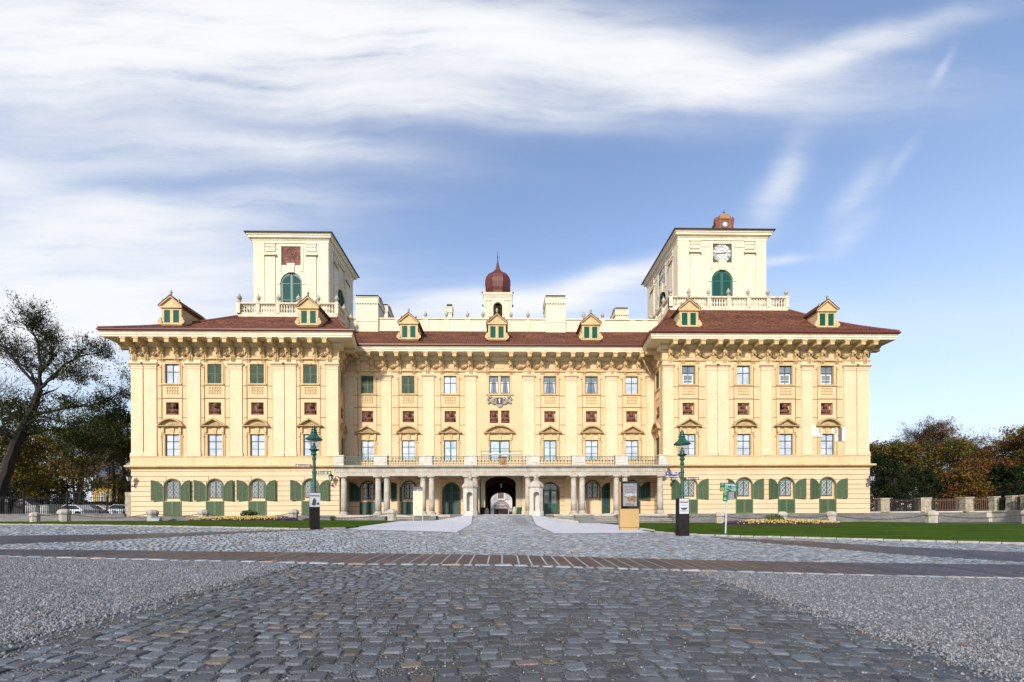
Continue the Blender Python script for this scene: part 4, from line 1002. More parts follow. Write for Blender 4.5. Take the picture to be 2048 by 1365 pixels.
# ---- towers
def clock_dial(size, r):
    m = MB(); m.box(-size,size,.0,.06,-size,size); m2 = MB(); m2.prism([(r*math.cos(2*math.pi*i/40), r*math.sin(2*math.pi*i/40)) for i in range(40)], 'y', -.03, .0)
    m3 = MB()
    for rr in (r*.98, r*.62, r*.34):
        n = 40
        for i in range(n):
            a, b = 2*math.pi*i/n, 2*math.pi*(i+1)/n
            m3.prism([(rr*math.cos(a),rr*math.sin(a)),(rr*math.cos(b),rr*math.sin(b)),((rr-.03)*math.cos(b),(rr-.03)*math.sin(b)),((rr-.03)*math.cos(a),(rr-.03)*math.sin(a))], 'y', -.045, -.03)
    return m, m2, m3
def tower(name, x0, x1, y0, y1, z0, z1, face, sundial):
    w = x1-x0; cx = (x0+x1)/2
    FF = [(T(cx,y0,0), w), (T(x1 if face > 0 else x0, (y0+y1)/2, 0, R(90*face)), y1-y0)]
    tw = None; zc = z1-.8
    m = MB(); aw_, asp, aap = 1.12, 24.18, 25.3
    for i, (Fm, ww) in enumerate(FF):
        p = MB(); h2 = [dict(x=0, hw=aw_, z0=z0, z1=aap, sp=asp, d=.3), dict(x=0, hw=1.0, z0=zc-2.25, z1=zc-.3, d=.14, back=True)]
        wall_panel(p, -ww/2, ww/2, z0-.5, zc, h2); m.xf(Fm, p)
    xo = x0 if face > 0 else x1
    m.poly([(xo,y0,z0-.5),(xo,y1,z0-.5),(xo,y1,zc),(xo,y0,zc)]); m.poly([(x0,y1,z0-.5),(x1,y1,z0-.5),(x1,y1,zc),(x0,y1,zc)])
    tw = m.build('tower', white_pl, palace)
    ring = [(x0,y1),(x0,y0),(x1,y0),(x1,y1)]
    c = MB(); c.sweep(ring, [(0,zc-.04),(.08,zc),(.1,zc+.18),(.17,zc+.24),(.17,zc+.32),(.38,zc+.4),(.38,zc+.55),(.46,zc+.6),(.48,zc+.7),(.55,zc+.74),(0,zc+.76)], closed=True); c.build('tower_cornice', white_pl if False else M_('tower_cornice_plaster',(.83,.75,.58),.85,col2=(.76,.66,.48),scale=1,streak=((.45,.36,.25),.5)), tw)
    r = MB(); r.sweep(ring, [(.46,zc+.76),(.64,zc+.76),(.66,zc+.84),(.46,zc+.88),(-1.5,zc+1.05)], closed=True); r.box(x0+1.4,x1-1.4,y0+1.4,y1-1.4,zc+1.01,zc+1.07); r.build('tower_roof', M_('dark_sheet_roof',(.03,.022,.02),.6), tw)
    for i, (Fm, ww) in enumerate(FF):
        s_ = MB()
        for s in (-1, 1):
            e = s*(ww/2-.55); s_.box(e-.55,e+.55,-.06,.01,z0-.3,zc-.02)                           # corner strip
            q = s*(ww/2-1.72); s_.box(q-.5,q+.5,-.1,.01,z0-.3,zc-1.38)                            # pilaster
            s_.box(q-.54,q+.54,-.14,.01,zc-1.38,zc-1.31); s_.prism([(-.1,zc-1.12),(-.26,zc-1.36),(-.26,zc-1.24),(-.1,zc-1.24)], 'x', q-.64, q+.64); s_.box(q-.5,q+.5,-.1,.01,zc-1.31,zc-1.12)
            s_.box(q-.5,q+.5,-.09,.01,zc-.86,zc-.02); s_.prism([(-.09,zc-.5),(-.16,zc-.42),(-.09,zc-.42)], 'x', q-.54, q+.54); s_.box(q-.56,q+.56,-.15,.01,zc-.12,zc-.02)
            s_.box(min(s*(aw_),s*(aw_+.36)), max(s*aw_,s*(aw_+.36)), -.06, .01, asp-.12, asp+.0)
        s_.box(-ww/2,-1.25,-.05,.01,zc-.66,zc-.6); s_.box(1.25,ww/2,-.05,.01,zc-.66,zc-.6)
        s_.prism([(-.42,zc-2.1),(.42,zc-2.1),(.3,aap-.05),(-.3,aap-.05)], 'y', -.1, .05)
        s_.box(-1.25,-1.0,-.05,.01,aap+.1,zc-.3); s_.box(1.0,1.25,-.05,.01,aap+.1,zc-.3)
        s_.build('tower_pilasters', white_pl, tw, Fm)
        a = arch_ring(aw_, asp, aap, z0, .12, -.0, .1); a2 = MB(); a2.xf(Matrix.Scale(1,4), a)
        lv = arch_ring(aw_-.13, asp, aap-.13, z0, .13, .1, .2)
        shut = MB(); shut.xf(Matrix(), lv)
        if i == 0 or face > 0:
            shut.xf(Matrix(), louvre(-aw_+.1,-.02,z0,aap-.1,.12,[asp,asp-1.7],arch=(0,aw_-.1,asp,aap-.12),fr=.1)); shut.xf(Matrix(), louvre(.02,aw_-.1,z0,aap-.1,.12,[asp,asp-1.7],arch=(0,aw_-.1,asp,aap-.12),fr=.1)); shut.box(-.05,.05,.08,.16,z0,aap-.15)
        else:
            shut.box(-aw_+.1,aw_-.1,.1,.18,z0,z0+2.9); shut.box(-.06,.06,.1,.2,z0,aap-.2); shut.box(-aw_+.1,aw_-.1,.1,.2,asp-.1,asp+.05)
            b = MB(); b.poly([(-aw_,.29,z0),(aw_,.29,z0),(aw_,.29,aap),(-aw_,.29,aap)]); b.build('belfry_dark', dark, tw, Fm)
        shut.build('tower_shutter', teal2, tw, Fm)
        if sundial and i == 0:
            d = MB(); d.box(-.99,.99,.08,.13,zc-2.24,zc-.31); 
            d.build('sundial', M_('faded_red_fresco',(.24,.08,.06),.9,col2=(.09,.035,.03),scale=2.6,streak=((.5,.33,.24),.6)), tw, Fm)
            d = MB()
            e = MB()
            for rr in (.55,.42,.2):
                for i_ in range(20):
                    a, b = 2*math.pi*i_/20, 2*math.pi*(i_+1)/20; e.tube([(rr*math.cos(a),.07,zc-.95+rr*math.sin(a)),(rr*math.cos(b),.07,zc-.95+rr*math.sin(b))], .045, 4)
            for k in range(14): e.ball((random.uniform(-.6,.6),.08,zc-random.uniform(1.4,2.1)), (random.uniform(.08,.2),.02,random.uniform(.05,.14)), 6, 4)
            for k in range(9): e.box(-.97,-.8,.06,.09,zc-.5-.17*k,zc-.47-.17*k)
            e.box(.8,.97,.06,.085,zc-1.3,zc-.6)
            e.tube([(0,.08,zc-.95),(.15,-.5,zc-1.4)], .02, 5)
            e.build('sundial_marks', M_('dark_fresco_lines',(.07,.03,.025),.9,col2=(.3,.17,.12),scale=8), tw, Fm)
        elif not sundial:
            dial, disc, rings = clock_dial(1.0, .97); Fd = Fm @ T(0,.06,zc-1.28)
            dial.build('dial_board', M_('brown_dial_board',(.06,.04,.02),.8,col2=(.12,.08,.03),scale=8) if i == 0 else bpy.data.materials['brown_dial_board'], tw, Fd); disc.build('clock_face', white, tw, Fd); rings.build('dial_rings', blackmetal, tw, Fd)
            for k, s in enumerate(['XII','I','II','III','IIII','V','VI','VII','VIII','IX','X','XI']):
                a = R(90-30*k); me = cached(('num',s), lambda: text_mesh(s, .4, blackmetal, bold=.004))
                put('numeral', me, tw, Fd @ T(.79*math.cos(a), -.036, .79*math.sin(a)) @ Matrix.Rotation(R(90),4,'X') @ Matrix.Rotation(R(-30*k),4,'Z') @ Matrix.Diagonal((.8,1,1,1)))
            hd = MB(); 
            for a, l, t in ((R(185), .78, .035), (R(8), .5, .05)):
                hd.tube([(-.12*math.cos(a),-.07,-.12*math.sin(a)),(l*math.cos(a),-.07,l*math.sin(a))], [t,t*.5], 4); hd.ball((l*.6*math.cos(a),-.07,l*.6*math.sin(a)), (.1,.02,.1), 6, 4)
            hd.ball((0,-.07,0), (.08,.04,.08), 8, 5); hd.build('clock_hands', gold, tw, Fd)
    return tw
tl = tower('tower', -25.74,-18.09,5,11.8,19.6,29.1,1,True)
tr = tower('tower', 18.17,27.33,4,12.9,20.4,29.1,-1,False)
m = MB(); m.tube([(-20.6,6.4,29),(-20.6,6.4,30.3)], .025, 5); m.ball((-20.6,6.4,30.1), .06, 6, 4); m.build('lightning_rod', iron, tl)
# little clock gable on the taller tower
gx = at(1449, 440, 4.0); m = MB(); zb = 29.1
O = [(-1.02,0),(1.02,0),(1.0,.5),(.9,.8),(1.02,1.2),(.98,1.6),(.8,1.72),(.72,1.5),(.66,1.5),(.6,1.8),(.35,2.0),(-.35,2.0),(-.6,1.8),(-.66,1.5),(-.72,1.5),(-.8,1.72),(-.98,1.6),(-1.02,1.2),(-.9,.8),(-1.0,.5)]
m.prism([(x*1.0, z*.97) for x, z in O], 'y', 0, .35); cg = m.build('clock_gable', rust, tr, T(gx.x, 3.95, zb))
m = MB(); m.prism([(-1.0,0),(.9,0),(.7,1.3),(-.7,1.5)], 'y', .35, 1.2); m.prism([(-2.3,-.1),(.9,-.1),(.2,1.35),(-.5,1.35)], 'y', 1.0, 4.0); m.build('gable_roof', rooftile, cg)
m = MB(); m.prism([(.24*math.cos(2*math.pi*i/20), .85+.24*math.sin(2*math.pi*i/20)) for i in range(20)], 'y', -.05, 0); m.build('small_dial', white, cg)
m = MB(); m.tube([(0,-.07,.85),(0,-.07,1.02)], .018, 4); m.tube([(0,-.07,.85),(-.05,-.07,.72)], .018, 4); m.build('clock_hands', blackmetal, cg)
m = MB(); m.prism([(-.56,1.42),(.56,1.42),(.52,1.74),(.32,1.92),(-.32,1.92),(-.52,1.74)], 'y', -.06, 0); m.build('gable_crest', M_('ochre_sheet',(.4,.22,.08),.8,col2=(.25,.13,.05),scale=4), cg)
m = MB(); m.tube([(0,.15,1.9),(0,.15,2.35)], .025, 5); m.tube([(-.14,.15,2.2),(.14,.15,2.2)], .025, 5); m.tube([(-.08,.15,2.3),(.08,.15,2.3)], .02, 5); m.build('cross', iron, cg)

# ---- onion-domed turret
tx, ty = -.59, 13.6
m = MB()
for Fm in (T(tx,ty-1.6,0), T(tx,ty+1.6,0,R(180)), T(tx+1.6,ty,0,R(90)), T(tx-1.6,ty,0,R(-90))):
    p = MB(); wall_panel(p, -1.6+.1, 1.6-.1, 19.5, 26.7, [dict(x=0,hw=.55,z0=22.5,z1=26.0,sp=25.45,d=.3)])
    for s in (-1, 1): p.box(s*1.15-.3,s*1.15+.3,-.08,.01,19.5,26.3); p.prism([(-.08,26.1),(-.16,26.2),(-.16,26.3),(-.08,26.3)], 'x', s*1.15-.36, s*1.15+.36)
    p.prism([(-.13,26.4),(.13,26.4),(.09,25.95),(-.09,25.95)], 'y', -.1, .02)
    m.xf(Fm, p)
sq = [(tx-1.6,ty+1.6),(tx-1.6,ty-1.6),(tx+1.6,ty-1.6),(tx+1.6,ty+1.6)]
m.sweep(sq, [(0,26.5),(.06,26.6),(.14,26.8),(.2,26.9),(.22,27.1),(0,27.15)], closed=True)
for s in (-1.6, 1.6):
    for t in (-1.6, 1.6): m.box(tx+s-.11,tx+s+.11,ty+t-.11,ty+t+.11,19.5,26.6)
tu = m.build('bell_turret', white_pl, palace)
m = MB(); m.lathe([(1.72,0),(1.62,.14),(1.4,.3),(1.42,.5),(1.58,.9),(1.68,1.5),(1.66,2.0),(1.5,2.5),(1.18,2.95),(.8,3.25),(.5,3.4),(.34,3.6),(.24,4.1),(.14,4.5),(.07,5.0),(.05,5.6)], (tx,ty,27.15), 8, 0, R(22.5)); m.ball((tx,ty,32.5), .1, 8, 6)
m.build('onion_dome', M_('red_brown_dome_sheet',(.13,.026,.013),.55,col2=(.075,.016,.01),scale=2.2,fine=.12,fscale=6), tu)
m = MB()
for k in range(8):
    a = R(22.5+45*k); m.tube([(tx+r*math.cos(a), ty+r*math.sin(a), 27.15+z) for r, z in ((1.64,.14),(1.43,.4),(1.6,.9),(1.7,1.5),(1.68,2.0),(1.52,2.5),(1.2,2.95),(.82,3.25))], .03, 4)
m.tube([(tx,ty,32.5),(tx,ty,33.2)], .03, 5); m.build('dome_ribs', redmetal, tu)
m = MB()
for s in (-1, 1):
    for q in (-1.6, 1.6): m.ball((tx+s*1.85,ty+q,27.15), .13, 6, 5); m.tube([(tx+s*1.78,ty+q,25.6),(tx+s*1.9,ty+q,25.6)], .1, 6)
m.build('corner_balls', iron, tu)
# ------------------------------------------------------------------ porch, balcony and gate passage
def column_mesh():
    m = MB(); m.box(-.36,.36,-.36,.36,0,.1); m.lathe([(.34,.1),(.35,.16),(.33,.22),(.29,.24),(.285,.3)], (0,0,0), 16)
    m.lathe([(.275,.3),(.275,1.1),(.262,2.0),(.238,3.12)], (0,0,0), 18); m.lathe([(.25,3.12),(.26,3.15),(.24,3.18),(.24,3.26),(.3,3.34),(.34,3.38)], (0,0,0), 16); m.box(-.35,.35,-.35,.35,3.38,3.5)
    return m.mesh('column', stone, True)
cm = column_mesh(); cm.polygons.foreach_set('use_smooth', [len(p.vertices) == 4 and abs(p.normal.z) < .5 and p.index > 5 for p in cm.polygons])
for x in (-14.52,-11.42,-10.64,-7.35,-6.57,-3.35,-2.6,2.25,3.0,6.46,7.24,10.42,11.22,14.48): put('column', cm, palace, T(x, -.35, .06))
m = MB()
prof = [(0,3.56),(.0,3.9),(.03,3.92),(.03,4.2),(.1,4.24),(.12,4.3),(.3,4.36),(.32,4.44),(.34,4.5),(0,4.52)]
PP = [(-15.2,2.9),(-15.2,-.68),(15.0,-.68),(15.0,2.9)]
m.sweep([(-15.2,-.02),(-15.2,-.68),(15.0,-.68),(15.0,-.02)], prof); m.poly([(-15.2,-.66,3.56),(15.0,-.66,3.56),(15.0,0,3.56),(-15.2,0,3.56)]); m.poly([(-15.2,0,3.56),(15,0,3.56),(15,0,4.3),(-15.2,0,4.3)])
m.box(-15.05,14.85,-.3,2.99,4.3,4.49)
m.build('porch_entablature', stone, palace)
m = MB()
for x in (-11.03,-6.96,-2.98,2.62,6.85,10.82): m.box(x-.75,x+.75,0,2.95,3.56,4.3)
m.box(-15.0,-14.2,0,2.95,3.56,4.3); m.box(14.15,14.85,0,2.95,3.56,4.3); m.build('porch_beam', plaster_low, palace)
for x in (-11.03,-6.96,-2.98,2.62,6.85,10.82): m = MB(); m.box(x-.72,x+.72,2.86,3.0-.02,0,3.56); m.build('porch_pilaster', plaster_low, palace)
BL = [(-15.25,-14.42),(-11.69,-10.51),(-7.62,-6.44),(-3.56,-2.4),(2.08,3.3),(6.27,7.5),(10.25,11.43),(14.27,15.05)]
for a, b in BL:
    m = MB(); m.box(a,b,-.72,-.3,4.53,5.34); m.box(a-.06,b+.06,-.78,-.24,5.34,5.44); m.box(a-.04,b+.04,-.76,-.26,4.53,4.62); m.box(a+.12,b-.12,-.75,-.7,4.74,5.22); m.build('parapet_block', stone_w, palace)
# green iron railing between the blocks: bars, bosses and a top rail
railp = M_('green_railing_paint', (.035,.12,.085), .5, col2=(.02,.07,.05), scale=6)
for (a0, a), (b, b1) in zip(BL, BL[1:]):
    m = MB(); y = -.52
    m.box(a,b,y-.025,y+.025,5.3,5.34); m.box(a,b,y-.015,y+.015,5.16,5.18); m.box(a,b,y-.02,y+.02,4.66,4.69)
    n = int((b-a)/.16)
    for k in range(n+1):
        x = a+(b-a)*(k+.5)/(n+1); m.box(x-.015,x+.015,y-.015,y+.015,4.53,5.3)
        if k % 2 == 0: m.ball((x,y,4.93), (.085,.05,.085), 6, 4); m.ball((x,y,4.74), .045, 5, 3); m.ball((x,y,5.23), .045, 5, 3)
    r = m.build('balcony_railing', railp, palace)
    if a < CX < b:
        c = MB()
        O = [(-.3,0),(.3,0),(.4,.25),(.36,.55),(.2,.6),(0,.55),(-.2,.6),(-.36,.55),(-.4,.25)]
        c.prism([(x*.95, z) for x, z in O], 'y', -.1, 0); c.ball((0,-.12,.28), (.22,.06,.22), 8, 5)
        for k in range(7): c.ball((-.3+.1*k, -.06, .62+.08*math.sin(k*2.1)), (.09,.06,.09), 6, 4)
        c.prism([(-.16,-.1),(.16,-.1),(.3,0),(-.3,0)], 'y', -.08, 0)
        c.build('crest', gold, r, T(-.05, -.58, 4.58))
        c = MB(); c.box(-2.0,1.72,-1.02,-.98,5.72,5.76); 
        for x in (-2.0, 1.68): c.box(x,x+.035,-1.02,-.985,4.5,5.74); c.box(x,x+.035,-1.0,-.55,5.1,5.13)
        c.box(-1.95,1.7,-1.02,-.96,5.38,5.41); c.build('banner_frame', blackmetal, r)
        c = MB(); c.tube([(-1.9,-1.04,5.46),(1.62,-1.04,5.46)], .05, 8); c.build('rolled_banner', white, r)
# shield of arms under the paired windows
m = MB()
O = [(-.42,.0),(.42,0),(.42,-.6),(.2,-.9),(0,-1.02),(-.2,-.9),(-.42,-.6)]; m.prism(O, 'y', -.1, 0)
for s in (-1, 1):
    for k in range(6): m.ball((s*(.5+.13*k), -.1, -.1-.22*math.sin(k*1.3)), (.13,.08,.14), 7, 5); m.ball((s*(.5+.12*k), -.1, -.5-.1*math.cos(k)), (.1,.07,.12), 6, 4)
coat = m.build('coat_of_arms', M_('grey_carved_stone',(.36,.34,.3),.85,col2=(.2,.18,.16),scale=6,bump=.6), palace, T(-.35, YC-.03, 11.72))
m = MB(); m.box(-.3,.3,-.14,-.1,-.66,-.04); m.build('dark_field', M_('dark_slate',(.04,.03,.03),.7), coat)
m = MB(); m.ball((0,-.15,-.25), (.1,.04,.12), 8, 5); m.box(-.05,.05,-.17,-.14,-.6,-.38); m.box(-.1,.1,-.165,-.14,-.38,-.34); m.build('charge', white, coat)

# doors under the porch
for i, x in enumerate(DOORS):
    d = arch_ring(.72, 2.5, 3.2, 0, .1, .08, .2).build('door', green, palace, T(x, YC, 0))
    for s in (-1, 1):
        m = MB(); a, b = (-.72, -.02) if s < 0 else (.02, .72)
        if i == 0: m.xf(Matrix(), louvre(a, b, .02, 3.15, .14, [1.0, 2.2], arch=(0,.72,2.5,3.2), fr=.09))
        else:
            m.box(a,b,.14,.2,.02,1.15); m.box(a+.1,b-.1,.12,.14,.2,1.0); m.box(a,a+.1,.14,.2,1.15,2.6); m.box(b-.1,b,.14,.2,1.15,2.6); m.box(a+.1,b-.1,.14,.2,2.4,2.5); m.box(a+.1,b-.1,.14,.2,1.75,1.79)
        lf = m.build('door_leaf', green2, d)
        if i == 1:
            q = MB(); q.box(a+.1,b-.1,.17,.185,1.15,2.4); q.box(a,b,.17,.185,2.5,3.1); q.build('pane', glass_d, lf)
            q = MB(); q.box(a+.17,b-.17,.155,.168,2.12 if s > 0 else 2.0, 2.3 if s > 0 else 2.2); q.build('notice', white, lf)
        else:
            q = MB(); q.box(.03,.06,.06,.14,1.0,1.25) if s > 0 else q.box(-.06,-.03,.06,.14,1.0,1.25); q.build('handle', iron, lf)
    arch_ring(.82, 2.5, 3.3, 0, .1, -.05, .01).build('door_surround', plaster_low, d)
# gate frame and vaulted passage
m = MB(); m.box(CX-2.06,CX-1.54,-.14,.01,0,3.2); m.box(CX+1.54,CX+2.06,-.14,.01,0,3.2); 
h = dict(x=CX, hw=1.54, z0=3.15, z1=3.93, sp=3.15); p = MB(); wall_panel(p, CX-2.06, CX+2.06, 3.2, 4.29, [h], y=-.14, depth=.15); m.xf(Matrix(), p)
gf = m.build('gate_frame', M_('pale_gate_stone',(.5,.46,.35),.85,col2=(.4,.36,.27),scale=1.2,streak=((.2,.17,.12),.4)), palace, T(0,YC,0))
m = MB()
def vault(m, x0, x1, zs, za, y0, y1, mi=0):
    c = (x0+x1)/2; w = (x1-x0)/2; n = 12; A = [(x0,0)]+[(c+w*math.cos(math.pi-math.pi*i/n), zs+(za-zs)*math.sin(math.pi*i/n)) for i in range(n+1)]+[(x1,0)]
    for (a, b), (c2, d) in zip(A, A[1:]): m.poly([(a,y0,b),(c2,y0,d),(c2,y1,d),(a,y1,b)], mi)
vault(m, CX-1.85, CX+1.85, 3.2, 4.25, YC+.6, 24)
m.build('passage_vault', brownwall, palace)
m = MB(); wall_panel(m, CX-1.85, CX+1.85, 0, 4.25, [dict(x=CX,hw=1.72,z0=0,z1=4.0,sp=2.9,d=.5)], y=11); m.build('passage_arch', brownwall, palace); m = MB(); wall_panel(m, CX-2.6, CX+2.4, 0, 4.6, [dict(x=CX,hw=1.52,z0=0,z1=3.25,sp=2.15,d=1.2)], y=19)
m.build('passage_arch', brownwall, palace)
m = MB(); m.box(-15.1,14.9,-1.0,2.99,-.2,.04); m.box(-4,4,2.99,24,-.2,.035); m.build('porch_floor', stone, palace)
# courtyard front seen through the gate
m = MB(); YR = 58
wall_panel(m, -14, 14, 0, 13, [dict(x=-.65,hw=1.6,z0=0,z1=1.7,d=.3),dict(x=-.62,hw=.68,z0=4.15,z1=6.4,d=.3)], y=YR); m.box(-14,14,YR-.12,YR,1.84,1.95); m.box(-14,-2.0,YR-.08,YR,3.84,3.92); m.box(.8,14,YR-.08,YR,3.84,3.92); m.box(-1.6,.4,YR-.25,YR,3.75,4.1)
cy = m.build('courtyard_wall', grey_pl, palace)
m = MB()
for r in (1.95, 1.55):
    for i in range(20):
        a, b = math.pi*i/20, math.pi*(i+1)/20; m.prism([(-.62+q*math.cos(t),1.96+q*.82*math.sin(t)) for q, t in ((r,a),(r,b),(r-.12,b),(r-.12,a))], 'y', YR-.12, YR)
m.box(-14,14,YR-.14,YR-.12,1.86,1.93); m.build('arch_moulding', M_('dark_moulding',(.1,.07,.055),.8), cy)
m = MB(); m.box(-2.25,.95,YR+.2,YR+.28,0,1.7); m.build('courtyard_door', M_('brown_wood',(.11,.035,.02),.7,var=.4,scale=2), cy)
m = MB(); m.box(-1.3,.06,YR+.2,YR+.28,4.15,6.4); m.build('courtyard_shutter', M_('grey_brown_shutter',(.13,.1,.09),.8,var=.3,scale=3), cy)
mm_ = M_('grey_green_plaster',(.38,.42,.41),.9,var=.2)
for x0_, x1_ in ((-2.35,-1.65),(.35,1.35)): m = MB(); m.box(x0_,x1_,YR-.15,YR,4.0,6.4); m.build('courtyard_pilaster', mm_, cy)
me = text_mesh('Haydn explosiv', .86, M_('red_script',(.3,.11,.09),.8), .01, shear=.35); put('lettering', me, cy, T(-.6, YR-.16, 2.5) @ Matrix.Rotation(R(90),4,'X') @ Matrix.Diagonal((.72,1,1,1)))
m = MB(); m.box(-14,14,24,YR,-.2,.02); struct(m.build('courtyard', M_('pale_gravel',(.5,.49,.46),.9,var=.2)))
# plaster repair beside the last window of the right wing
m = MB(); m.box(28.9,29.95,-.105,-.07,7.2,8.3); m.build('repair_patch', M_('fresh_white_render',(.68,.64,.55),.9), palace)
m = MB(); m.box(31.2,31.5,-.07,.0,6.75,8.05); m.box(31.85,32.1,-.11,.0,6.75,8.05); m.box(30.95,31.2,-.06,0,7.5,8.05); m.build('repair_patch', M_('white_render',(.63,.64,.65),.9,var=.1), palace)
m = MB(); m.box(31.52,31.84,-.06,.0,6.78,8.0); m.build('bare_masonry', M_('bare_masonry_brown',(.2,.14,.1),.9,var=.4,scale=12), palace)
# rain pipe by the right wing
m = MB(); m.tube([(13.25,1.6,16.2),(13.3,1.8,15.9),(14.75,2.6,13.9)], .07, 6); m.build('rain_pipe', trim, palace)

# ------------------------------------------------------------------ steps, plinth, ramp kerbs (the raised base)
m = MB()
for xa, xb in ((-33.95,-15.3),(15.1,46.0)):
    m.box(xa,xb,-.62,.2,-1.2,-.012); x = xa
    m.box(xa-.04,xb+.04,-.72,-.62,-1.2,-.42 if xa > 0 else -.3)
m.build('plinth', stone_d); bpy.data.objects['plinth']['kind'] = 'structure'
m = MB()
for (xa, xb, n) in ((-15.0,-11.7,3),(-10.3,-7.7,3),(-5.9,-4.6,4),(4.3,6.3,4),(7.9,10.0,3),(11.6,14.9,3)):
    for k in range(n+1): (m.box(xa,xb,-2.3+.36*k,-.98,-1.2,-.60+.145*k), m.box(xa,xb,-2.33+.36*k,-.98,-.60+.145*k,-.56+.145*k,1))
for xa, xb in ((-15.3,-15.0),(-11.7,-10.3),(-7.7,-5.9),(6.3,7.9),(10.0,11.6),(14.9,15.2)): m.box(xa,xb,-2.2,-.98,-1.2,-.08); m.box(xa-.06,xb+.06,-2.36,-2.2,-1.2,-.42)
m.box(-4.75,-2.75,-1.5,-.9,-.9,.02); m.box(2.4,4.45,-1.5,-.9,-.9,.02)
struct(m.build('porch_steps', [stone_d, stone]))
def curved_kerb(pts):
    m = MB(); n = 14; P = []
    for i in range(n+1):
        t = i/n*(len(pts)-1); k = min(int(t), len(pts)-2); u = t-k; P.append(tuple(pts[k][j]+(pts[k+1][j]-pts[k][j])*u for j in range(3)))
    for a, b in zip(P, P[1:]):
        d = Vector((b[0]-a[0], b[1]-a[1])).normalized(); nn = Vector((-d.y, d.x))*.16
        m.add([(a[0]-nn.x,a[1]-nn.y,-1.2),(a[0]+nn.x,a[1]+nn.y,-1.2),(b[0]+nn.x,b[1]+nn.y,-1.2),(b[0]-nn.x,b[1]-nn.y,-1.2),(a[0]-nn.x,a[1]-nn.y,a[2]),(a[0]+nn.x,a[1]+nn.y,a[2]),(b[0]+nn.x,b[1]+nn.y,b[2]),(b[0]-nn.x,b[1]-nn.y,b[2])],[(4,5,6,7),(0,1,5,4),(2,3,7,6),(3,0,4,7),(1,2,6,5)])
    return m
mk = curved_kerb([(-2.7,-.8,.08),(-3.2,-1.7,.0),(-4.2,-2.5,-.22),(-5.8,-3.0,-.5)]); m2 = curved_kerb([(2.35,-.8,.06),(2.9,-1.7,-.02),(4.1,-2.5,-.26),(6.4,-3.0,-.58)]); mk.xf(Matrix(), m2); struct(mk.build('ramp_kerb', stone))

# ------------------------------------------------------------------ sentry boxes
def sentry(x, y, label):
    t = thing('sentry_box', label, 'sentry box', (x, y, .0), 0, 'stone sentry boxes flanking the gate')
    w = .58; z0 = g(x,y)-.05
    m = MB(); ch = .3
    m.prism([(-w-.06,-w+ch),(-w+ch,-w-.06),(w-ch,-w-.06),(w+.06,-w+ch),(w+.06,w),(-w-.06,w)], 'z', z0, .32)
    p = MB(); h = dict(x=0,hw=.26,z0=.32,z1=1.98,sp=1.72,d=.5,back=True); wall_panel(p, -w+ch, w-ch, .32, 2.3, [h], y=-w); m.xf(Matrix(), p)
    m.prism([(-w,-w+ch),(-w+ch,-w),(-w+ch,-w+.01),(-w,w)], 'z', .32, 2.3); m.prism([(w,-w+ch),(w-ch,-w),(w-ch,-w+.01),(w,w)], 'z', .32, 2.3); m.box(-w,w,w-.05,w,.32,2.3)
    m.xf(Matrix(), arch_ring(.26,1.72,1.98,.32,.05,-w-.03,-w+.0))
    for k in range(5): m.ball((-.2+.1*k,-w-.02,2.18-.07*math.sin(math.pi*k/4)), (.07,.04,.05), 6, 4)
    m.build('body', stone_w, t)
    m = MB(); rot = R(22.5); f = 1/math.cos(rot)
    m.lathe([(w*1.08*f,2.3),(w*1.14*f,2.36),(w*1.2*f,2.44),(w*1.2*f,2.5),(w*.95*f,2.72),(w*.62*f,2.9),(w*.28*f,3.0),(.12,3.02)], (0,0,0), 8, 0, rot); m.build('roof', stone, t)
    m = MB(); m.lathe([(.1,3.0),(.07,3.06),(.12,3.12),(.17,3.24),(.15,3.34),(.08,3.38),(.11,3.42),(.12,3.5),(.05,3.58)], (0,0,0), 8); m.build('urn_finial', stone, t)
sentry(-2.93,-1.95,'weathered stone sentry box to the left of the gate'); sentry(2.85,-1.95,'weathered stone sentry box to the right of the gate')
# bins and guard stones
def bin_(x, y, label, mat):
    t = thing('planter_bin', label, 'planter', (x, y, .04), 0, 'tapered tubs beside the gate')
    m = MB(); m.lathe([(.17,0),(.24,.6),(.26,.62),(.26,.68),(.22,.68),(.2,.55)], (0,0,0), 14); m.build('tub', mat, t); m = MB(); m.lathe([(.21,.56),(.02,.6)], (0,0,0), 12); m.build('soil', M_('dark_soil',(.02,.015,.01),.95), t)
bin_(-1.98, 1.2, 'black tapered planter tub at the left foot of the gate arch', blackmetal); bin_(1.52, 1.2, 'dark green tapered planter tub at the right foot of the gate arch', green)
for x, s, lb in ((-1.62,.85,'rounded stone guard post at the left jamb of the gate'),(1.08,1,'taller rounded stone guard post at the right jamb of the gate')):
    m = MB(); m.lathe([(.25,0),(.24,.3),(.2,.55),(.14,.72),(.05,.78)], (0,0,0), 10); o = m.build('guard_stone', stone, None, T(x,2.2,.03) @ Matrix.Scale(s,4), True); tag(o, lb, 'guard stone', 'guard stones at the gate')
t = thing('hanging_lantern', 'dark lantern hanging in the vaulted gate passage', 'lantern', (CX+.05, 7.0, 0))
m = MB(); m.tube([(0,0,3.6),(0,0,4.2)], .012, 4); m.lathe([(.03,3.62),(.2,3.5),(.22,3.46),(.02,3.46)], (0,0,0), 6); m.lathe([(.08,3.0),(.05,2.94)], (0,0,0), 6); 
for k in range(6): a = k*math.pi/3; m.tube([(.19*math.cos(a),.19*math.sin(a),3.47),(.09*math.cos(a),.09*math.sin(a),3.0)], .012, 4)
m.build('frame', blackmetal, t); m = MB(); m.lathe([(.085,3.0),(.185,3.46)], (0,0,0), 6); m.build('glass', glass, t)
t = thing('gate_barrier', 'low dark barrier with pale notice boards behind the gate passage', 'barrier', (CX+.15, 26, 0))
m = MB()
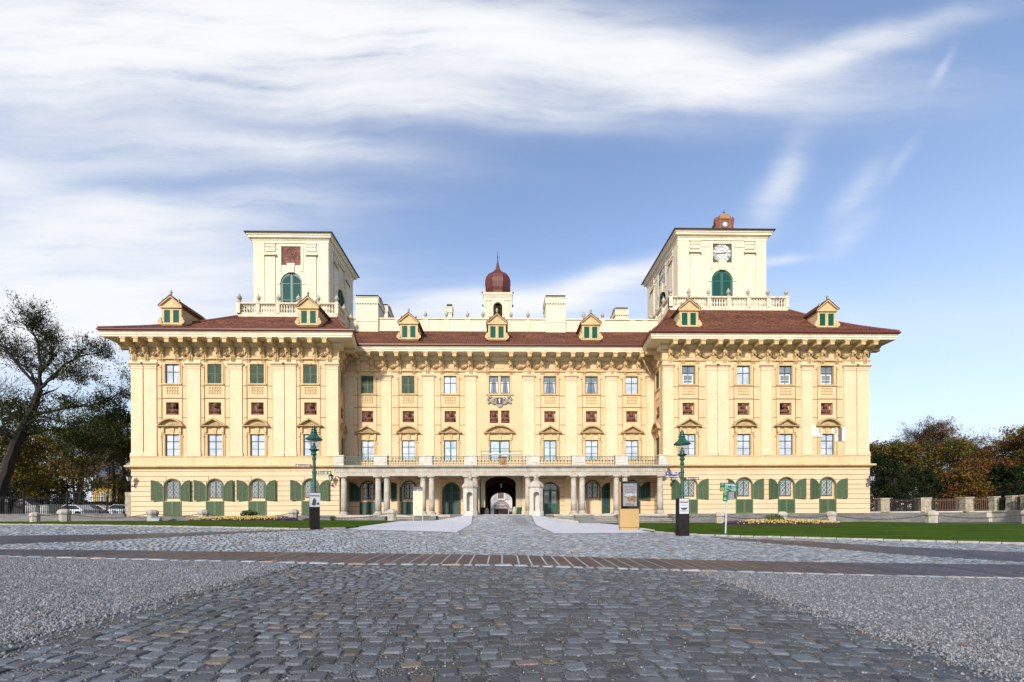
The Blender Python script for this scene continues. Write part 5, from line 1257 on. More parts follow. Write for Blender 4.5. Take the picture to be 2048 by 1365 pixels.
for x in (-2.1,-.82,.72,2.0): m.box(x-.09,x+.09,-.04,.04,0,1.05)
m.box(-2.1,2.0,-.03,.03,.9,.96); m.build('frame', blackmetal, t); m = MB(); m.box(-.7,.6,-.06,-.03,.05,.72); m.box(1.0,1.85,-.06,-.03,.05,.7); m.build('notice_board', white, t)

# wall lanterns
def wall_lantern(x, y, z, rz, label, d=1):
    t = thing('wall_lantern', label, 'wall lantern', (x, y, z), rz, 'bracket lanterns on the palace wall')
    m = MB(); m.box(-.05,.05,-.03,.0,-.35,-.02); m.tube([(0,0,-.25),(0,-.2,-.32),(d*.02,-.4,-.2),(d*.04,-.52,.0),(d*.05,-.52,.12)], .025, 5); m.ball((0,-.25,-.25), .06, 6, 4)
    m.build('bracket', iron, t)
    m = MB(); c = (d*.05,-.52,.12); m.lathe([(.06,0),(.1,.05)], c, 6); m.lathe([(.26,.45),(.2,.52),(.1,.58),(.06,.66),(.02,.74)], c, 6); m.lathe([(.24,.42),(.26,.45)], c, 6)
    for k in range(6): a = k*math.pi/3; m.tube([(c[0]+.1*math.cos(a),c[1]+.1*math.sin(a),c[2]+.05),(c[0]+.23*math.cos(a),c[1]+.23*math.sin(a),c[2]+.43)], .014, 4)
    m.build('cage', blackmetal, t); m = MB(); m.lathe([(.09,.05),(.22,.42)], c, 6); m.build('glass', glass, t)
wall_lantern(-33.5,-.06,3.0,0,'iron wall lantern at the outer corner of the left wing',-1)
wall_lantern(-15.65,-.06,3.0,0,'iron wall lantern on the left wing beside the porch columns',1)
wall_lantern(15.6,-.06,2.95,0,'iron wall lantern on the right wing beside the porch columns',1)
wall_lantern(34.2,-.06,2.85,0,'iron wall lantern at the outer corner of the right wing',1)

# ------------------------------------------------------------------ stone bollards and chains
bol = MB(); bol.lathe([(.4,0),(.4,.62),(.36,.64)], (0,0,0), 8, 0, R(22.5)); bol.lathe([(.39,.64),(.47,.68),(.48,.84),(.42,.96),(.28,1.06),(.1,1.1)], (0,0,0), 8, 0, R(22.5)); bol_m = bol.mesh('stone_bollard', stone)
ring = MB(); ring.lathe([(.05,0),(.06,.04)], (0,0,0), 8)
BP = [(70,-4.0,.75,'small worn stone bollard at the far left of the lawn'),(129,-2.4,1,'big stone bollard in front of the iron fence'),(305,-2.2,.92,'stone bollard left of the first shuttered window'),(407,-2.2,.9,'stone bollard below the second shuttered window'),(587,-2.2,.92,'stone bollard behind the left street lamp'),(784,-3.6,.92,'stone bollard by the beige map stele'),
      (1440,-3.4,.9,'stone bollard beside the green signpost'),(1564,-3.6,.92,'stone bollard below the third window of the right wing'),(1662,-3.6,.92,'stone bollard below the last window of the right wing'),(1863,-5.5,.95,'stone bollard in front of the pillared park wall'),(2058,-7.5,1,'stone bollard at the right edge of the lawn')]
bpts = []
for i, (px, y, s, lb) in enumerate(BP):
    x = at(px, 1030, y).x; z = g(x, y)
    o = put('stone_bollard', bol_m, None, T(x, y, z, R(random.uniform(-8,8))) @ Matrix.Scale(s, 4)); tag(o, lb, 'bollard', 'stone bollards along the lawns'); bpts.append((x, y, z+.78*s, s))
chain_m = M_('dark_chain_iron', (.05,.04,.035), .6, var=.4, scale=10)
CL = {0:'left of the big bollard by the iron fence',1:'between the iron fence bollard and the wing corner',2:'below the first and second shuttered windows',3:'behind the yellow flower bed of the left lawn',4:'in front of the porch steps left of the gate',
      6:'right of the green signpost, behind the shrub',7:'behind the right flower bed, below the third window',8:'from the last window bollard to the park wall',9:'in front of the pillared park wall'}
for i in CL:
    a, b = bpts[i], bpts[i+1]; m = MB(); L_ = math.hypot(b[0]-a[0], b[1]-a[1]); n = int(L_/.14); sag = min(.5, .06*L_)
    d = Vector((b[0]-a[0], b[1]-a[1], b[2]-a[2]))
    def cp(t): q = Vector(a[:3])+d*t; q.z -= sag*4*t*(1-t); return q
    for k in range(n):
        p, q = cp(k/n), cp((k+1)/n); e = (q-p)*.15; w = Vector((0,0,.045)) if k % 2 else Vector((-d.y, d.x, 0)).normalized()*.045
        m.tube([p-e, p+(q-p)*.3+w, p+(q-p)*.7+w, q+e, p+(q-p)*.7-w, p+(q-p)*.3-w, p-e], .018, 4)
    o = m.build('chain', chain_m); tag(o, 'rusty barrier chain '+CL[i], 'chain', 'chains slung between the bollards')
for a, lb in ((bpts[5],'rusty barrier chain from the stele bollard to the porch steps'),(bpts[6],'rusty barrier chain from the signpost bollard towards the porch')):
    m = MB(); s = 1 if a[0] < 0 else -1; b = Vector((-6.4,-2.4,-.1)) if s > 0 else Vector((9.8,-2.4,-.05)); A = Vector(a[:3]); n = 40
    for k in range(n):
        p = A.lerp(b, k/n); q = A.lerp(b, (k+1)/n); p.z -= 1.2*(k/n)*(1-k/n)*(.35 if s > 0 else .7); q.z -= 1.2*((k+1)/n)*(1-(k+1)/n)*(.35 if s > 0 else .7); m.tube([p,(p+q)/2+Vector((0,0,.03*(1 if k % 2 else -1))),q], .022, 4)
    o = m.build('chain', chain_m); tag(o, lb, 'chain', 'chains slung between the bollards')
# small ground floodlights
for px, y, s, lb in ((313,-4.5,1,'dark wedge shaped floodlight on the grass beside a bollard'),(1651,-5.2,.8,'small grey floodlight box on the right lawn')):
    x = at(px,1040,y).x; t = thing('floodlight', lb, 'floodlight', (x, y, g(x,y)+.02)); m = MB(); m.prism([(-.3,0),(.35,0),(.12,.42),(-.12,.36)], 'x', -.28*s, .28*s); m.build('housing', M_('grey_housing',(.13,.14,.16),.5), t); m = MB(); m.box(-.24*s,.24*s,-.33,-.3,.05,.25); m.build('lens', glass, t)
    t.rotation_euler.z = R(25)

# ------------------------------------------------------------------ street lamps
brown = M_('brown_sign', (.11,.035,.02), .5); blue = M_('blue_sign', (.025,.045,.16), .5); sgreen = M_('green_sign', (.0,.11,.075), .45); lampgreen = M_('lamp_green', (.012,.095,.055), .4, col2=(.006,.05,.035), scale=8)
clear = bpy.data.materials.new('lamp_glass'); clear.use_nodes = True
nt = clear.node_tree; tr_ = nt.nodes.new('ShaderNodeBsdfTransparent'); gl = nt.nodes.new('ShaderNodeBsdfGlossy'); gl.inputs['Roughness'].default_value = .05; mxs = nt.nodes.new('ShaderNodeMixShader'); mxs.inputs[0].default_value = .16; tr_.inputs[0].default_value = (.93,.95,.95,1)
nt.links.new(tr_.outputs[0], mxs.inputs[1]); nt.links.new(gl.outputs[0], mxs.inputs[2]); nt.links.new(mxs.outputs[0], nt.nodes['Material Output'].inputs[0])
paper = M_('poster_paper', (.5,.51,.53), .7, var=.2, scale=7); inkd = M_('poster_ink', (.04,.04,.05), .7)
def lamp(x, y, label, z):
    t = thing('street_lamp', label, 'street lamp', (x, y, z), 0, 'old green street lamps before the palace')
    m = MB(); m.lathe([(.09,0),(.09,1.4),(.075,1.6),(.07,2.3),(.085,2.34),(.085,2.38),(.065,2.42),(.06,2.85),(.085,2.9),(.085,2.96),(.055,3.0),(.07,3.06),(.11,3.1),(.11,3.13),(.07,3.16),(.09,3.22),(.16,3.26),(.19,3.28),(.19,3.31),(.05,3.33)], (0,0,0), 14)
    for zz in (1.72, 2.3, 2.55): m.lathe([(.078,zz),(.088,zz+.02),(.078,zz+.04)], (0,0,0), 12)
    m.build('post', lampgreen, t, None, False)
    m = MB(); m.lathe([(.15,3.31),(.26,3.72)], (0,0,0), 24); m.v = m.v; m.f = m.f[:-2]; m.m = m.m[:-2]; m.build('lantern_glass', clear, t, None, True)
    m = MB(); m.lathe([(.09,3.31),(.09,3.44),(.05,3.46),(.05,3.56),(.02,3.58)], (0,0,0), 12); m.build('lamp_burner', lampgreen, t)
    m = MB(); m.lathe([(.325,3.7),(.33,3.73),(.27,3.78),(.17,3.87),(.12,3.96),(.11,3.98),(.14,4.0),(.11,4.02),(.1,4.07),(.13,4.1),(.08,4.12),(.07,4.18),(.1,4.2),(.04,4.23),(.02,4.3)], (0,0,0), 20); m.build('lamp_hood', lampgreen, t)
    m = MB(); m.lathe([(.3,3.712),(.02,3.76)], (0,0,0), 20); m.build('reflector', white, t)
    return t
def arm_sign(t, z, length, h, ang, mat, text, side, walker=True, icon=None, start=.1):
    # side -1: points to the left of the post, +1 to the right
    s_ = put('direction_sign', (lambda m: (m.box(0 if side > 0 else -length, length if side > 0 else 0, -.02, .02, -h/2, h/2), m.mesh('direction_sign', mat))[1])(MB()), t, T(0,-.02,z,ang) @ T(side*start,0,0))
    a = MB(); tip = side*(length-.03); a.prism([(tip,0),(tip-side*.06,.05),(tip-side*.06,-.05)], 'y', -.026, -.021)
    if walker:
        wx = side*.09; a.ball((wx,-.024,h*.3), (.018,.004,.018), 6, 4); a.tube([(wx,-.024,h*.2),(wx,-.024,-.01)], .012, 4); a.tube([(wx,-.024,0),(wx-.03,-.024,-h*.36)], .008, 4); a.tube([(wx,-.024,0),(wx+.03,-.024,-h*.36)], .008, 4); a.tube([(wx-.03,-.024,.0),(wx,-.024,h*.2),(wx+.03,-.024,.01)], .007, 4)
        a.box(side*.17-.004, side*.17+.004, -.025, -.021, -h/2, h/2)
    if icon == 'i': a.box(side*(length-.2)-.022, side*(length-.2)+.022, -.025, -.021, -h*.36, h*.36)
    if icon == 'bed': a.box(-.33,-.2,-.025,-.021,-h*.3,h*.3)
    a.build('pictogram', white, s_)
    cx = side*((.19 if walker else .02)+length-.12-(.13 if icon else 0))/2
    lettering(text, h*.78, white, s_, cx, -.022, -.0)
def prism_base(t, z0, z1, w, mats):
    pass
lx, ly = gp(629, 1059.5); L1 = lamp(lx, ly, 'old green street lamp on the left with brown Orangerie and green Tourist signs', g(lx, ly))
def poster_column(t, w, d, rz, h, label=None):
    m = MB(); m.box(-w/2,w/2,-d/2,d/2,-.05,h); b = m.build('poster_column', M_('black_column',(.007,.006,.006),.6,col2=(.02,.016,.015),scale=3,spec=.15) if 'pcm' not in CACHE else CACHE['pcm'], t, T(0,0,0,rz)); CACHE['pcm'] = b.data.materials[0]; return b
pcol = poster_column(L1, .36, .3, R(32), 1.52)
m = MB(); m.box(.181,.19,-.14,.14,-.05,1.5); m.build('side_panel', M_('brown_metal_panel',(.05,.028,.014),.35,col2=(.09,.055,.03),scale=2), pcol)
m = MB(); m.box(-.2,.2,-.165,-.151,.93,1.5); m.box(.192,.2,-.16,.16,.95,1.48); m.build('poster', paper, pcol)
m = MB(); m.box(-.17,.17,-.169,-.166,1.36,1.4); m.prism([(-.12,1.0),(.02,.98),(.05,1.2),(-.02,1.3),(-.08,1.2)], 'y', -.169, -.166); m.box(.06,.16,-.169,-.166,1.02,1.1); m.box(.201,.204,-.12,.08,1.0,1.28); m.box(.201,.204,-.12,.12,1.35,1.4); m.build('poster_print', inkd, pcol)
arm_sign(L1, 2.62, .62, .13, R(4), brown, 'Orangerie', -1)
arm_sign(L1, 2.33, .62, .13, R(0), sgreen, 'Tourist', 1, True, 'i', .08)
rx, ry = gp(1365, 1072.5); L2 = lamp(rx, ry, 'old green street lamp on the right with blue and brown direction signs', g(rx, ry))
pcol = poster_column(L2, .42, .34, R(-3), 1.52)
m = MB(); m.box(-.185,.185,-.186,-.171,.9,1.5); m.build('poster', paper, pcol)
m = MB(); m.box(-.16,.16,-.19,-.187,1.33,1.36); m.box(-.14,.14,-.19,-.187,1.24,1.255); m.prism([(-.15,1.16),(-.06,1.13),(0,1.15),(.06,1.13),(.15,1.16),(.1,1.08),(.0,1.04),(-.1,1.08)], 'y', -.19, -.187); m.box(-.16,.16,-.19,-.187,1.0,1.02); m.build('poster_print', inkd, pcol)
lettering('HAYDN SAAL', .06, inkd, pcol, 0, -.188, 1.395)
arm_sign(L2, 2.53, .58, .12, R(0), blue, 'Tourist', -1, True, 'bed'); arm_sign(L2, 2.41, .58, .12, R(0), brown, 'Landesmuseum', -1)
arm_sign(L2, 2.32, .56, .11, R(-1), brown, 'Haydn-Haus', 1); arm_sign(L2, 2.66, .62, .12, R(62), brown, 'Schloss', 1, False)

# ------------------------------------------------------------------ signpost, display stand, stele
sx, sy = gp(1451, 1068.5); sz = g(sx, sy); t = thing('signpost', 'grey pole with a green cycle route board and two small plates', 'signpost', (sx, sy, sz)); t.rotation_euler.y = R(2.2)
m = MB(); m.tube([(0,0,-.1),(0,0,2.42)], .035, 10); m.build('pole', M_('galvanised_pole',(.5,.5,.52),.4,col2=(.38,.38,.4),scale=6), t)
b = put('route_board', (lambda m: (m.box(-.36,.42,-.075,-.045,1.9,2.28), m.mesh('route_board', sgreen))[1])(MB()), t, T(0,0,0,R(3)))
m = MB(); m.box(-.34,-.2,-.08,-.076,1.94,2.06); m.build('yellow_patch', M_('sign_yellow',(.75,.5,.03),.5), b)
m = MB(); m.tube([(-.325,-.082,1.955),(-.215,-.082,2.045)], .012, 4); m.tube([(-.325,-.082,2.045),(-.215,-.082,1.955)], .012, 4); m.build('cross_mark', blackmetal, b)
m = MB()
for z, w0, w1, th in ((2.225,-.14,.3,.014),(2.18,-.14,.1,.016),(2.18,.14,.38,.016),(2.11,-.15,.0,.011),(2.11,.15,.38,.011),(2.055,-.15,.1,.011),(2.055,.17,.38,.011),(2.0,-.15,-.08,.011),(2.0,.08,.38,.011),(1.945,-.15,.01,.011),(1.945,.17,.38,.011)):
    x = w0
    while x < w1-.02: w = random.uniform(.02,.05); m.box(x,min(w1,x+w),-.079,-.076,z-th,z+th*.8); x += w+.008
for cx in (-.3,-.22):
    for k in range(8): a, c = 2*math.pi*k/8, 2*math.pi*(k+1)/8; m.tube([(cx+.03*math.cos(a),-.078,2.2+.03*math.sin(a)),(cx+.03*math.cos(c),-.078,2.2+.03*math.sin(c))], .005, 3)
m.tube([(-.3,-.078,2.2),(-.27,-.078,2.24),(-.24,-.078,2.24),(-.22,-.078,2.2)], .005, 3); m.build('board_lettering', white, b)
m = MB(); m.box(-.2,.0,-.07,-.045,1.46,1.86); p = m.build('small_green_plate', M_('plate_green',(.0,.13,.04),.45), t); m = MB(); 
for z in (1.78,1.6,1.54): m.box(-.17,-.06,-.075,-.071,z-.01,z+.012)
m.build('plate_marks', white, p)
m = MB(); m.box(.06,.3,-.05,.03,1.55,1.9); m.build('grey_box', M_('grey_plate',(.22,.23,.25),.4,var=.2,scale=8), t)

dx, dy = gp(1257.5, 1061); dz = g(dx, dy); t = thing('display_stand', 'tan display stand with a black framed poster screen', 'display stand', (dx, dy, dz), R(-2.5))
tan = M_('tan_sheet', (.42,.28,.11), .45, col2=(.37,.24,.095), scale=1.2); 
m = MB(); m.box(-.46,.46,-.14,.16,-.1,.14); m.box(-.49,.49,-.17,.17,.16,1.12); m.box(-.49,.49,-.13,.17,1.12,2.52); m.build('cabinet', tan, t); m = MB(); m.box(-.46,.46,-.135,.16,.14,.16); m.build('shadow_gap', blackmetal, t)
scr = put('screen_frame', (lambda m: (m.box(-.44,.49,-.185,-.131,1.12,2.54), m.mesh('screen_frame', M_('black_glass',(.006,.006,.007),.1)))[1])(MB()), t)
m = MB(); m.box(-.33,.37,-.189,-.186,1.26,2.42); m.build('poster', M_('lilac_poster',(.2,.19,.22),.4,col2=(.25,.24,.23),scale=1.2), scr)
for s, z, x in (('Glanzlichter',2.26,.02),('im Schloss',2.12,.06),('Esterházy',1.99,.0)): lettering(s, .125, inkd, scr, x, -.1905, z)
m = MB(); m.prism([(-.24,1.78),(-.16,1.88),(.05,1.92),(.2,1.86),(.2,1.78),(.0,1.8)], 'y', -.194, -.19); m.prism([(.28,1.86),(.36,1.95),(.36,1.8),(.28,1.8)], 'y', -.194, -.19); m.build('print_highlights', M_('print_pale',(.6,.62,.5),.5,col2=(.1,.16,.3),scale=14), scr)
m = MB(); m.prism([(-.3,1.74),(-.2,1.77),(-.1,1.72),(.1,1.76),(.34,1.76),(.34,1.5),(.2,1.46),(.06,1.56),(-.02,1.45),(-.08,1.56),(-.12,1.66),(-.22,1.7)], 'y', -.194, -.19); m.build('print_figure', M_('print_brown',(.05,.022,.01),.5,col2=(.3,.17,.05),scale=12), scr)
m = MB()
for z, a, c in ((1.39,-.2,.1),(1.34,-.25,.25),(1.3,-.2,.22)):
    x = a
    while x < c: w = random.uniform(.02,.05); m.box(x,x+w,-.193,-.19,z-.012,z+.012); x += w+.012
m.box(.2,.34,-.193,-.19,2.36,2.375); m.build('small_print', inkd, scr)

ex, ey = gp(836, 1044.5); ez = g(ex, ey); t = thing('map_stele', 'beige information stele with a dark top on thin posts left of the gate', 'stele', (ex, ey, ez))
k = (ey+38)/820; w, h0, h1 = 9.2*k, 13*k, 70*k
m = MB(); m.box(-w,w,-.03,.03,h0,h1-8*k); m.build('panel', M_('cream_panel',(.58,.53,.3),.5,col2=(.54,.5,.33),scale=2), t)
m = MB(); m.box(-w,w,-.031,.031,h1-8*k,h1); hd = m.build('head_panel', M_('dark_head',(.07,.06,.05),.5), t)
m = MB(); m.tube([(-.02,-.035,h1-6*k),(.15,-.035,h1-5*k),(.28,-.035,h1-6.2*k)], .012, 4); m.ball((-.02,-.035,h1-6.3*k), (.05,.01,.04), 6, 4); m.build('head_emblem', white, hd)
m = MB(); m.box(w-.02,w+.03,-.03,.03,-.1,h0+.4); m.box(-w,-w+.03,-.03,.03,-.1,h0); m.build('leg', M_('steel_leg',(.4,.4,.4),.4), t)
m = MB(); m.tube([(-.15,-.032,1.0),(-.12,-.032,1.18)], .02, 4); m.tube([(-.05,-.032,.9),(.0,-.032,.92)], .02, 4); m.tube([(.1,-.032,.87),(.16,-.032,.88)], .02, 4); m.tube([(-.1,-.032,1.3),(-.02,-.032,1.35),(.06,-.032,1.3),(.04,-.032,1.2)], .006, 4); m.build('map_marks', inkd, t)

# ------------------------------------------------------------------ flower beds and shrubs
petal = {'yellow': M_('yellow_petals',(.5,.3,.05),.8,var=.3,scale=30), 'cream': M_('cream_petals',(.52,.42,.16),.8,var=.2,scale=30), 'purple': M_('purple_petals',(.06,.02,.08),.8,var=.3,scale=20)}
leafm = M_('bed_leaves', (.03,.06,.015), .8, var=.5, scale=20); soil = M_('bed_soil', (.03,.02,.014), .95, var=.4, scale=12, bump=.8)
def flower_bed(px, py, half_px, dep, label, purple_from):
    c = at(px, py, -5.2 if px < 1000 else -9.0); c.z = g(c.x, c.y); hw = half_px*(c.y+38)/820; t = thing('flower_bed', label, 'flower bed', (c.x, c.y, g(c.x, c.y)), 0, 'yellow flower beds set in the lawns')
    m = MB(); n = 40; pts = [(hw*math.cos(2*math.pi*i/n)*(1+.03*math.sin(i*2.3)), dep*math.sin(2*math.pi*i/n)) for i in range(n)]; z = lambda x, y: g(c.x+x, c.y+y)-g(c.x, c.y)
    m.add([(x*1.03,y*1.1,z(x,y)+.02) for x, y in pts]+[(x*.9,y*.75,z(x,y)+.2) for x, y in pts]+[(0,0,.3)], [(i,(i+1)%n,n+(i+1)%n,n+i) for i in range(n)]+[(n+i,n+(i+1)%n,2*n) for i in range(n)]); m.build('soil', soil, t, None, True)
    f = MB(); lf = MB()
    for i in range(2300):
        a = random.random()*2*math.pi; r = math.sqrt(random.random())*.97; x, y = hw*r*math.cos(a), dep*r*math.sin(a); zz = z(x,y)+.08+.2*(1-r*r); q = purple_from*x/hw > .72+.1*math.sin(i); s = random.uniform(.03,.055)
        hgt = random.uniform(.06,.2)
        if random.random() < .55 or q:
            mi = 2 if q else (0 if random.random() < .6 else 1)
            an = random.random()*3; tl_ = Vector((random.uniform(-.6,.6), -1, random.uniform(.2,1.2))).normalized(); u = tl_.orthogonal().normalized(); v = tl_.cross(u); p = Vector((x,y,zz+hgt))
            f.poly([p+u*s*math.cos(k*1.257+an)+v*s*math.sin(k*1.257+an) for k in range(5)], mi)
        for _ in range(2):
            p = Vector((x+random.uniform(-.08,.08), y+random.uniform(-.08,.08), zz+random.uniform(0,hgt))); u = Vector((random.uniform(-1,1),random.uniform(-1,1),random.uniform(0,1))).normalized()*.06; v = u.orthogonal().normalized()*.02
            lf.poly([p-v, p+u, p+v])
    struct(f.build('blossoms', [petal['yellow'],petal['cream'],petal['purple']], t), 'stuff'); struct(lf.build('leaves', leafm, t), 'stuff'); return t
flower_bed(487, 1042.2, 108, 1.1, 'yellow and cream flower bed on the left lawn', 1); flower_bed(1563, 1051.5, 122, 1.2, 'yellow flower bed with dark soil on the right lawn', -1)
def leaf_quad(m, p, s, mi=0):
    n = Vector((random.gauss(0,1), random.gauss(0,1), random.gauss(0,1)+.4)).normalized(); u = n.orthogonal().normalized(); v = n.cross(u); a = random.random()*6.28; u, v = u*math.cos(a)+v*math.sin(a), v*math.cos(a)-u*math.sin(a)
    m.poly([p-u*s, p+v*s*.45, p+u*s, p-v*s*.45], mi)
def shrub(px, py, y_off, w, h, label, mats, n=900):
    c = at(px, py, -5.2 if px < 1000 else -9.0); t = thing('shrub', label, 'shrub', (c.x, c.y+y_off, g(c.x, c.y+y_off)+.22), 0); m = MB(); st = MB()
    for k in range(14): a = random.random()*6.28; st.tube([(0,0,0),(w*.4*math.cos(a),w*.4*math.sin(a),h*.5),(w*.8*math.cos(a),w*.8*math.sin(a),h*random.uniform(.6,1))], [.02,.015,.006], 4)
    st.build('stems', M_('twig',(.06,.045,.03),.9) if 'twig' not in CACHE else CACHE['twig'], t)
    for k in range(n):
        d = Vector((random.gauss(0,1),random.gauss(0,1),random.gauss(0,1))).normalized(); r = random.random()**.35
        p = Vector((d.x*w*r, d.y*w*r, h*.5+d.z*h*.5*r)); leaf_quad(m, p, random.uniform(.05,.09), random.choice((0,0,1)))
    m.build('foliage', mats, t)
shl = [M_('shrub_green',(.06,.12,.03),.8,var=.5,scale=8), M_('shrub_dark_green',(.03,.06,.015),.8,var=.5,scale=8)]
shrub(492, 1039, .4, .62, .7, 'round green shrub in the left flower bed', shl); shrub(1554, 1047.5, .3, .62, .6, 'round variegated green shrub in the right flower bed', [M_('shrub_yellow_green',(.14,.16,.05),.8,var=.5,scale=10), shl[0]])
# ------------------------------------------------------------------ beyond the palace, left: fence, boxes, cars, houses
t = thing('iron_fence', 'tall black iron fence on a low stone wall left of the palace', 'fence', (-43, 1.2, 0))
fx0, fx1 = -18.0, 7.6                       # along local x, from far left to the stone gatepost
m = MB(); m.box(fx0, fx1, -.2, .2, -.9, .22); m.box(fx0, fx1, -.24, .24, .22, .3); m.build('low_wall', stone_d, t)
m = MB(); x = fx0
while x < fx1: m.box(x-.014, x+.014, -.014, .014, .3, 2.25 if x > .8 else 2.0); x += .17
m.box(fx0, fx1, -.02, .02, .45, .5); m.box(fx0, fx1, -.02, .02, 1.75, 1.8); m.build('bars', blackmetal, t)
for x in (fx0, -13, -9.4, -5.6, -1.8, 2.2): m = MB(); m.box(x-.05, x+.05, -.05, .05, .3, 2.4); m.build('post', blackmetal, t)
m = MB()
for k in range(7):
    z = -.3+.37*k; m.box(-.45+random.uniform(-.03,.03), .45+random.uniform(-.03,.03), -.45, .45, z+.012, z+.37)
tag(m.build('gatepost', stone_y, None, T(-35.0, 1.6, 0)), 'rough stone gatepost at the left corner of the palace', 'gatepost')
def tall(p, q, Y): return at(p, q, Y)
def corr_box(x0, x1, y, z0, z1, label):
    t = thing('storage_box', label, 'storage box', ((x0+x1)/2, y, z0), 0, 'pale corrugated boxes behind the fence'); w = (x1-x0)/2; n = int(w*2/.16); m = MB()
    m.box(-w, w, 0, 1.2, 0, z1-z0)
    for k in range(n): x = -w+(k+.5)*2*w/n; m.box(x-.05, x+.05, -.05, 0, .06, z1-z0-.08)
    m.build('body', M_('pale_corrugated',(.55,.55,.5),.6,col2=(.42,.43,.4),scale=2), t); m = MB(); m.box(-w-.04, w+.04, -.08, 1.24, z1-z0, z1-z0+.07); m.build('lid', M_('grey_lid',(.3,.3,.3),.6), t)
Yb = 4.0
a, b = at(50, 1034, Yb), at(72, 1012, Yb); corr_box(a.x, b.x, Yb, a.z-.1, b.z, 'pale corrugated box behind the fence, left one of two')
a, b = at(74, 1034, Yb+.3), at(97, 1012, Yb+.3); corr_box(a.x, b.x, Yb+.3, a.z-.1, b.z, 'whitish corrugated box behind the fence, right one of two')
def car(px, py, Y, L_, H_, W_, rz, paint, label, van=False):
    c = at(px, py, Y); z = c.z; t = thing('parked_car', label, 'car', (c.x, Y, z), rz, 'cars parked behind the fence')
    m = MB(); h = H_; l = L_/2
    if van: O = [(-l,.3),(-l,h*.95),(-l+.2,h),(l*.35,h),(l*.72,h*.62),(l*.95,h*.52),(l,.35),(l,.25),(-l,.25)]
    else: O = [(-l,.32),(-l*.97,h*.6),(-l*.72,h*.66),(-l*.45,h*.98),(l*.15,h),(l*.48,h*.66),(l*.9,h*.55),(l,h*.4),(l,.26),(-l,.26)]
    w = W_/2; n = len(O); top = h*.62
    fr = [(x, -w if z_ <= top else -w*.82, z_) for x, z_ in O]; bk = [(x, -y_, z_) for x, y_, z_ in fr]
    m.add(fr+bk, [tuple(range(n)), tuple(range(2*n-1,n-1,-1))]+[(i,(i+1)%n,n+(i+1)%n,n+i) for i in range(n)]); m.build('body', paint, t)
    g_ = MB(); 
    for s in (-1, 1):
        y0, y1 = s*(w*.93), s*(w*.84); 
        if van: P = [(l*.1,h*.62),(l*.6,h*.62),(l*.34,h*.93),(l*.1,h*.93)]
        else: P = [(-l*.66,h*.66),(l*.42,h*.66),(l*.12,h*.95),(-l*.43,h*.93)]
        g_.poly([(x, s*(w*.985 if z_ < h*.7 else w*.86), z_) for x, z_ in P])
    g_.build('windows', M_('car_glass',(.03,.035,.04),.08) if 'cg' not in CACHE else CACHE['cg'], t); CACHE['cg'] = bpy.data.materials['car_glass']
    for x in (-l*.6, l*.62):
        for s in (-1, 1): q = MB(); q.prism([(.32*math.cos(2*math.pi*i/14), .32*math.sin(2*math.pi*i/14)) for i in range(14)], 'y', -.1, .1); q.build('wheel', blackmetal, t, T(x, s*w*.92, .32))
    for s in (-1, 1): q = MB(); q.ball((l*.97, s*w*.7, h*.45), (.06,.16,.09), 6, 4); q.build('headlight', white, t)
cw = M_('white_car_paint',(.75,.77,.8),.25); cs = M_('silver_car_paint',(.45,.5,.56),.3); ck = M_('black_car_paint',(.012,.013,.016),.2); cdg = M_('grey_car_paint',(.09,.1,.12),.25)
car(205, 1033, 12, 4.1, 1.3, 1.75, 0, cw, 'white car parked behind the iron fence near the palace corner')
car(243, 1033, 12.5, 4.2, 1.42, 1.75, R(180), cs, 'silver car parked behind the iron fence beside the stone gatepost')
car(178, 1033, 11, 4.2, 1.4, 1.75, R(5), cdg, 'dark grey car parked behind the iron fence between two white cars'); car(148, 1034, 9.5, 4.2, 1.35, 1.75, R(180), cw, 'white car parked behind the big stone bollard')
car(38, 1034, 8, 4.4, 1.9, 1.85, R(20), ck, 'black car parked behind the fence left of the corrugated boxes', True); car(108, 1034, 10, 4.2, 1.4, 1.75, 0, cs, 'silver car parked behind the fence right of the corrugated boxes'); car(6, 1035, 9, 4.1, 1.4, 1.7, 0, cw, 'white car at the far left edge behind the fence')
rooft = M_('dull_brown_roof', (.12,.07,.05), .9, col2=(.08,.05,.04), scale=3)
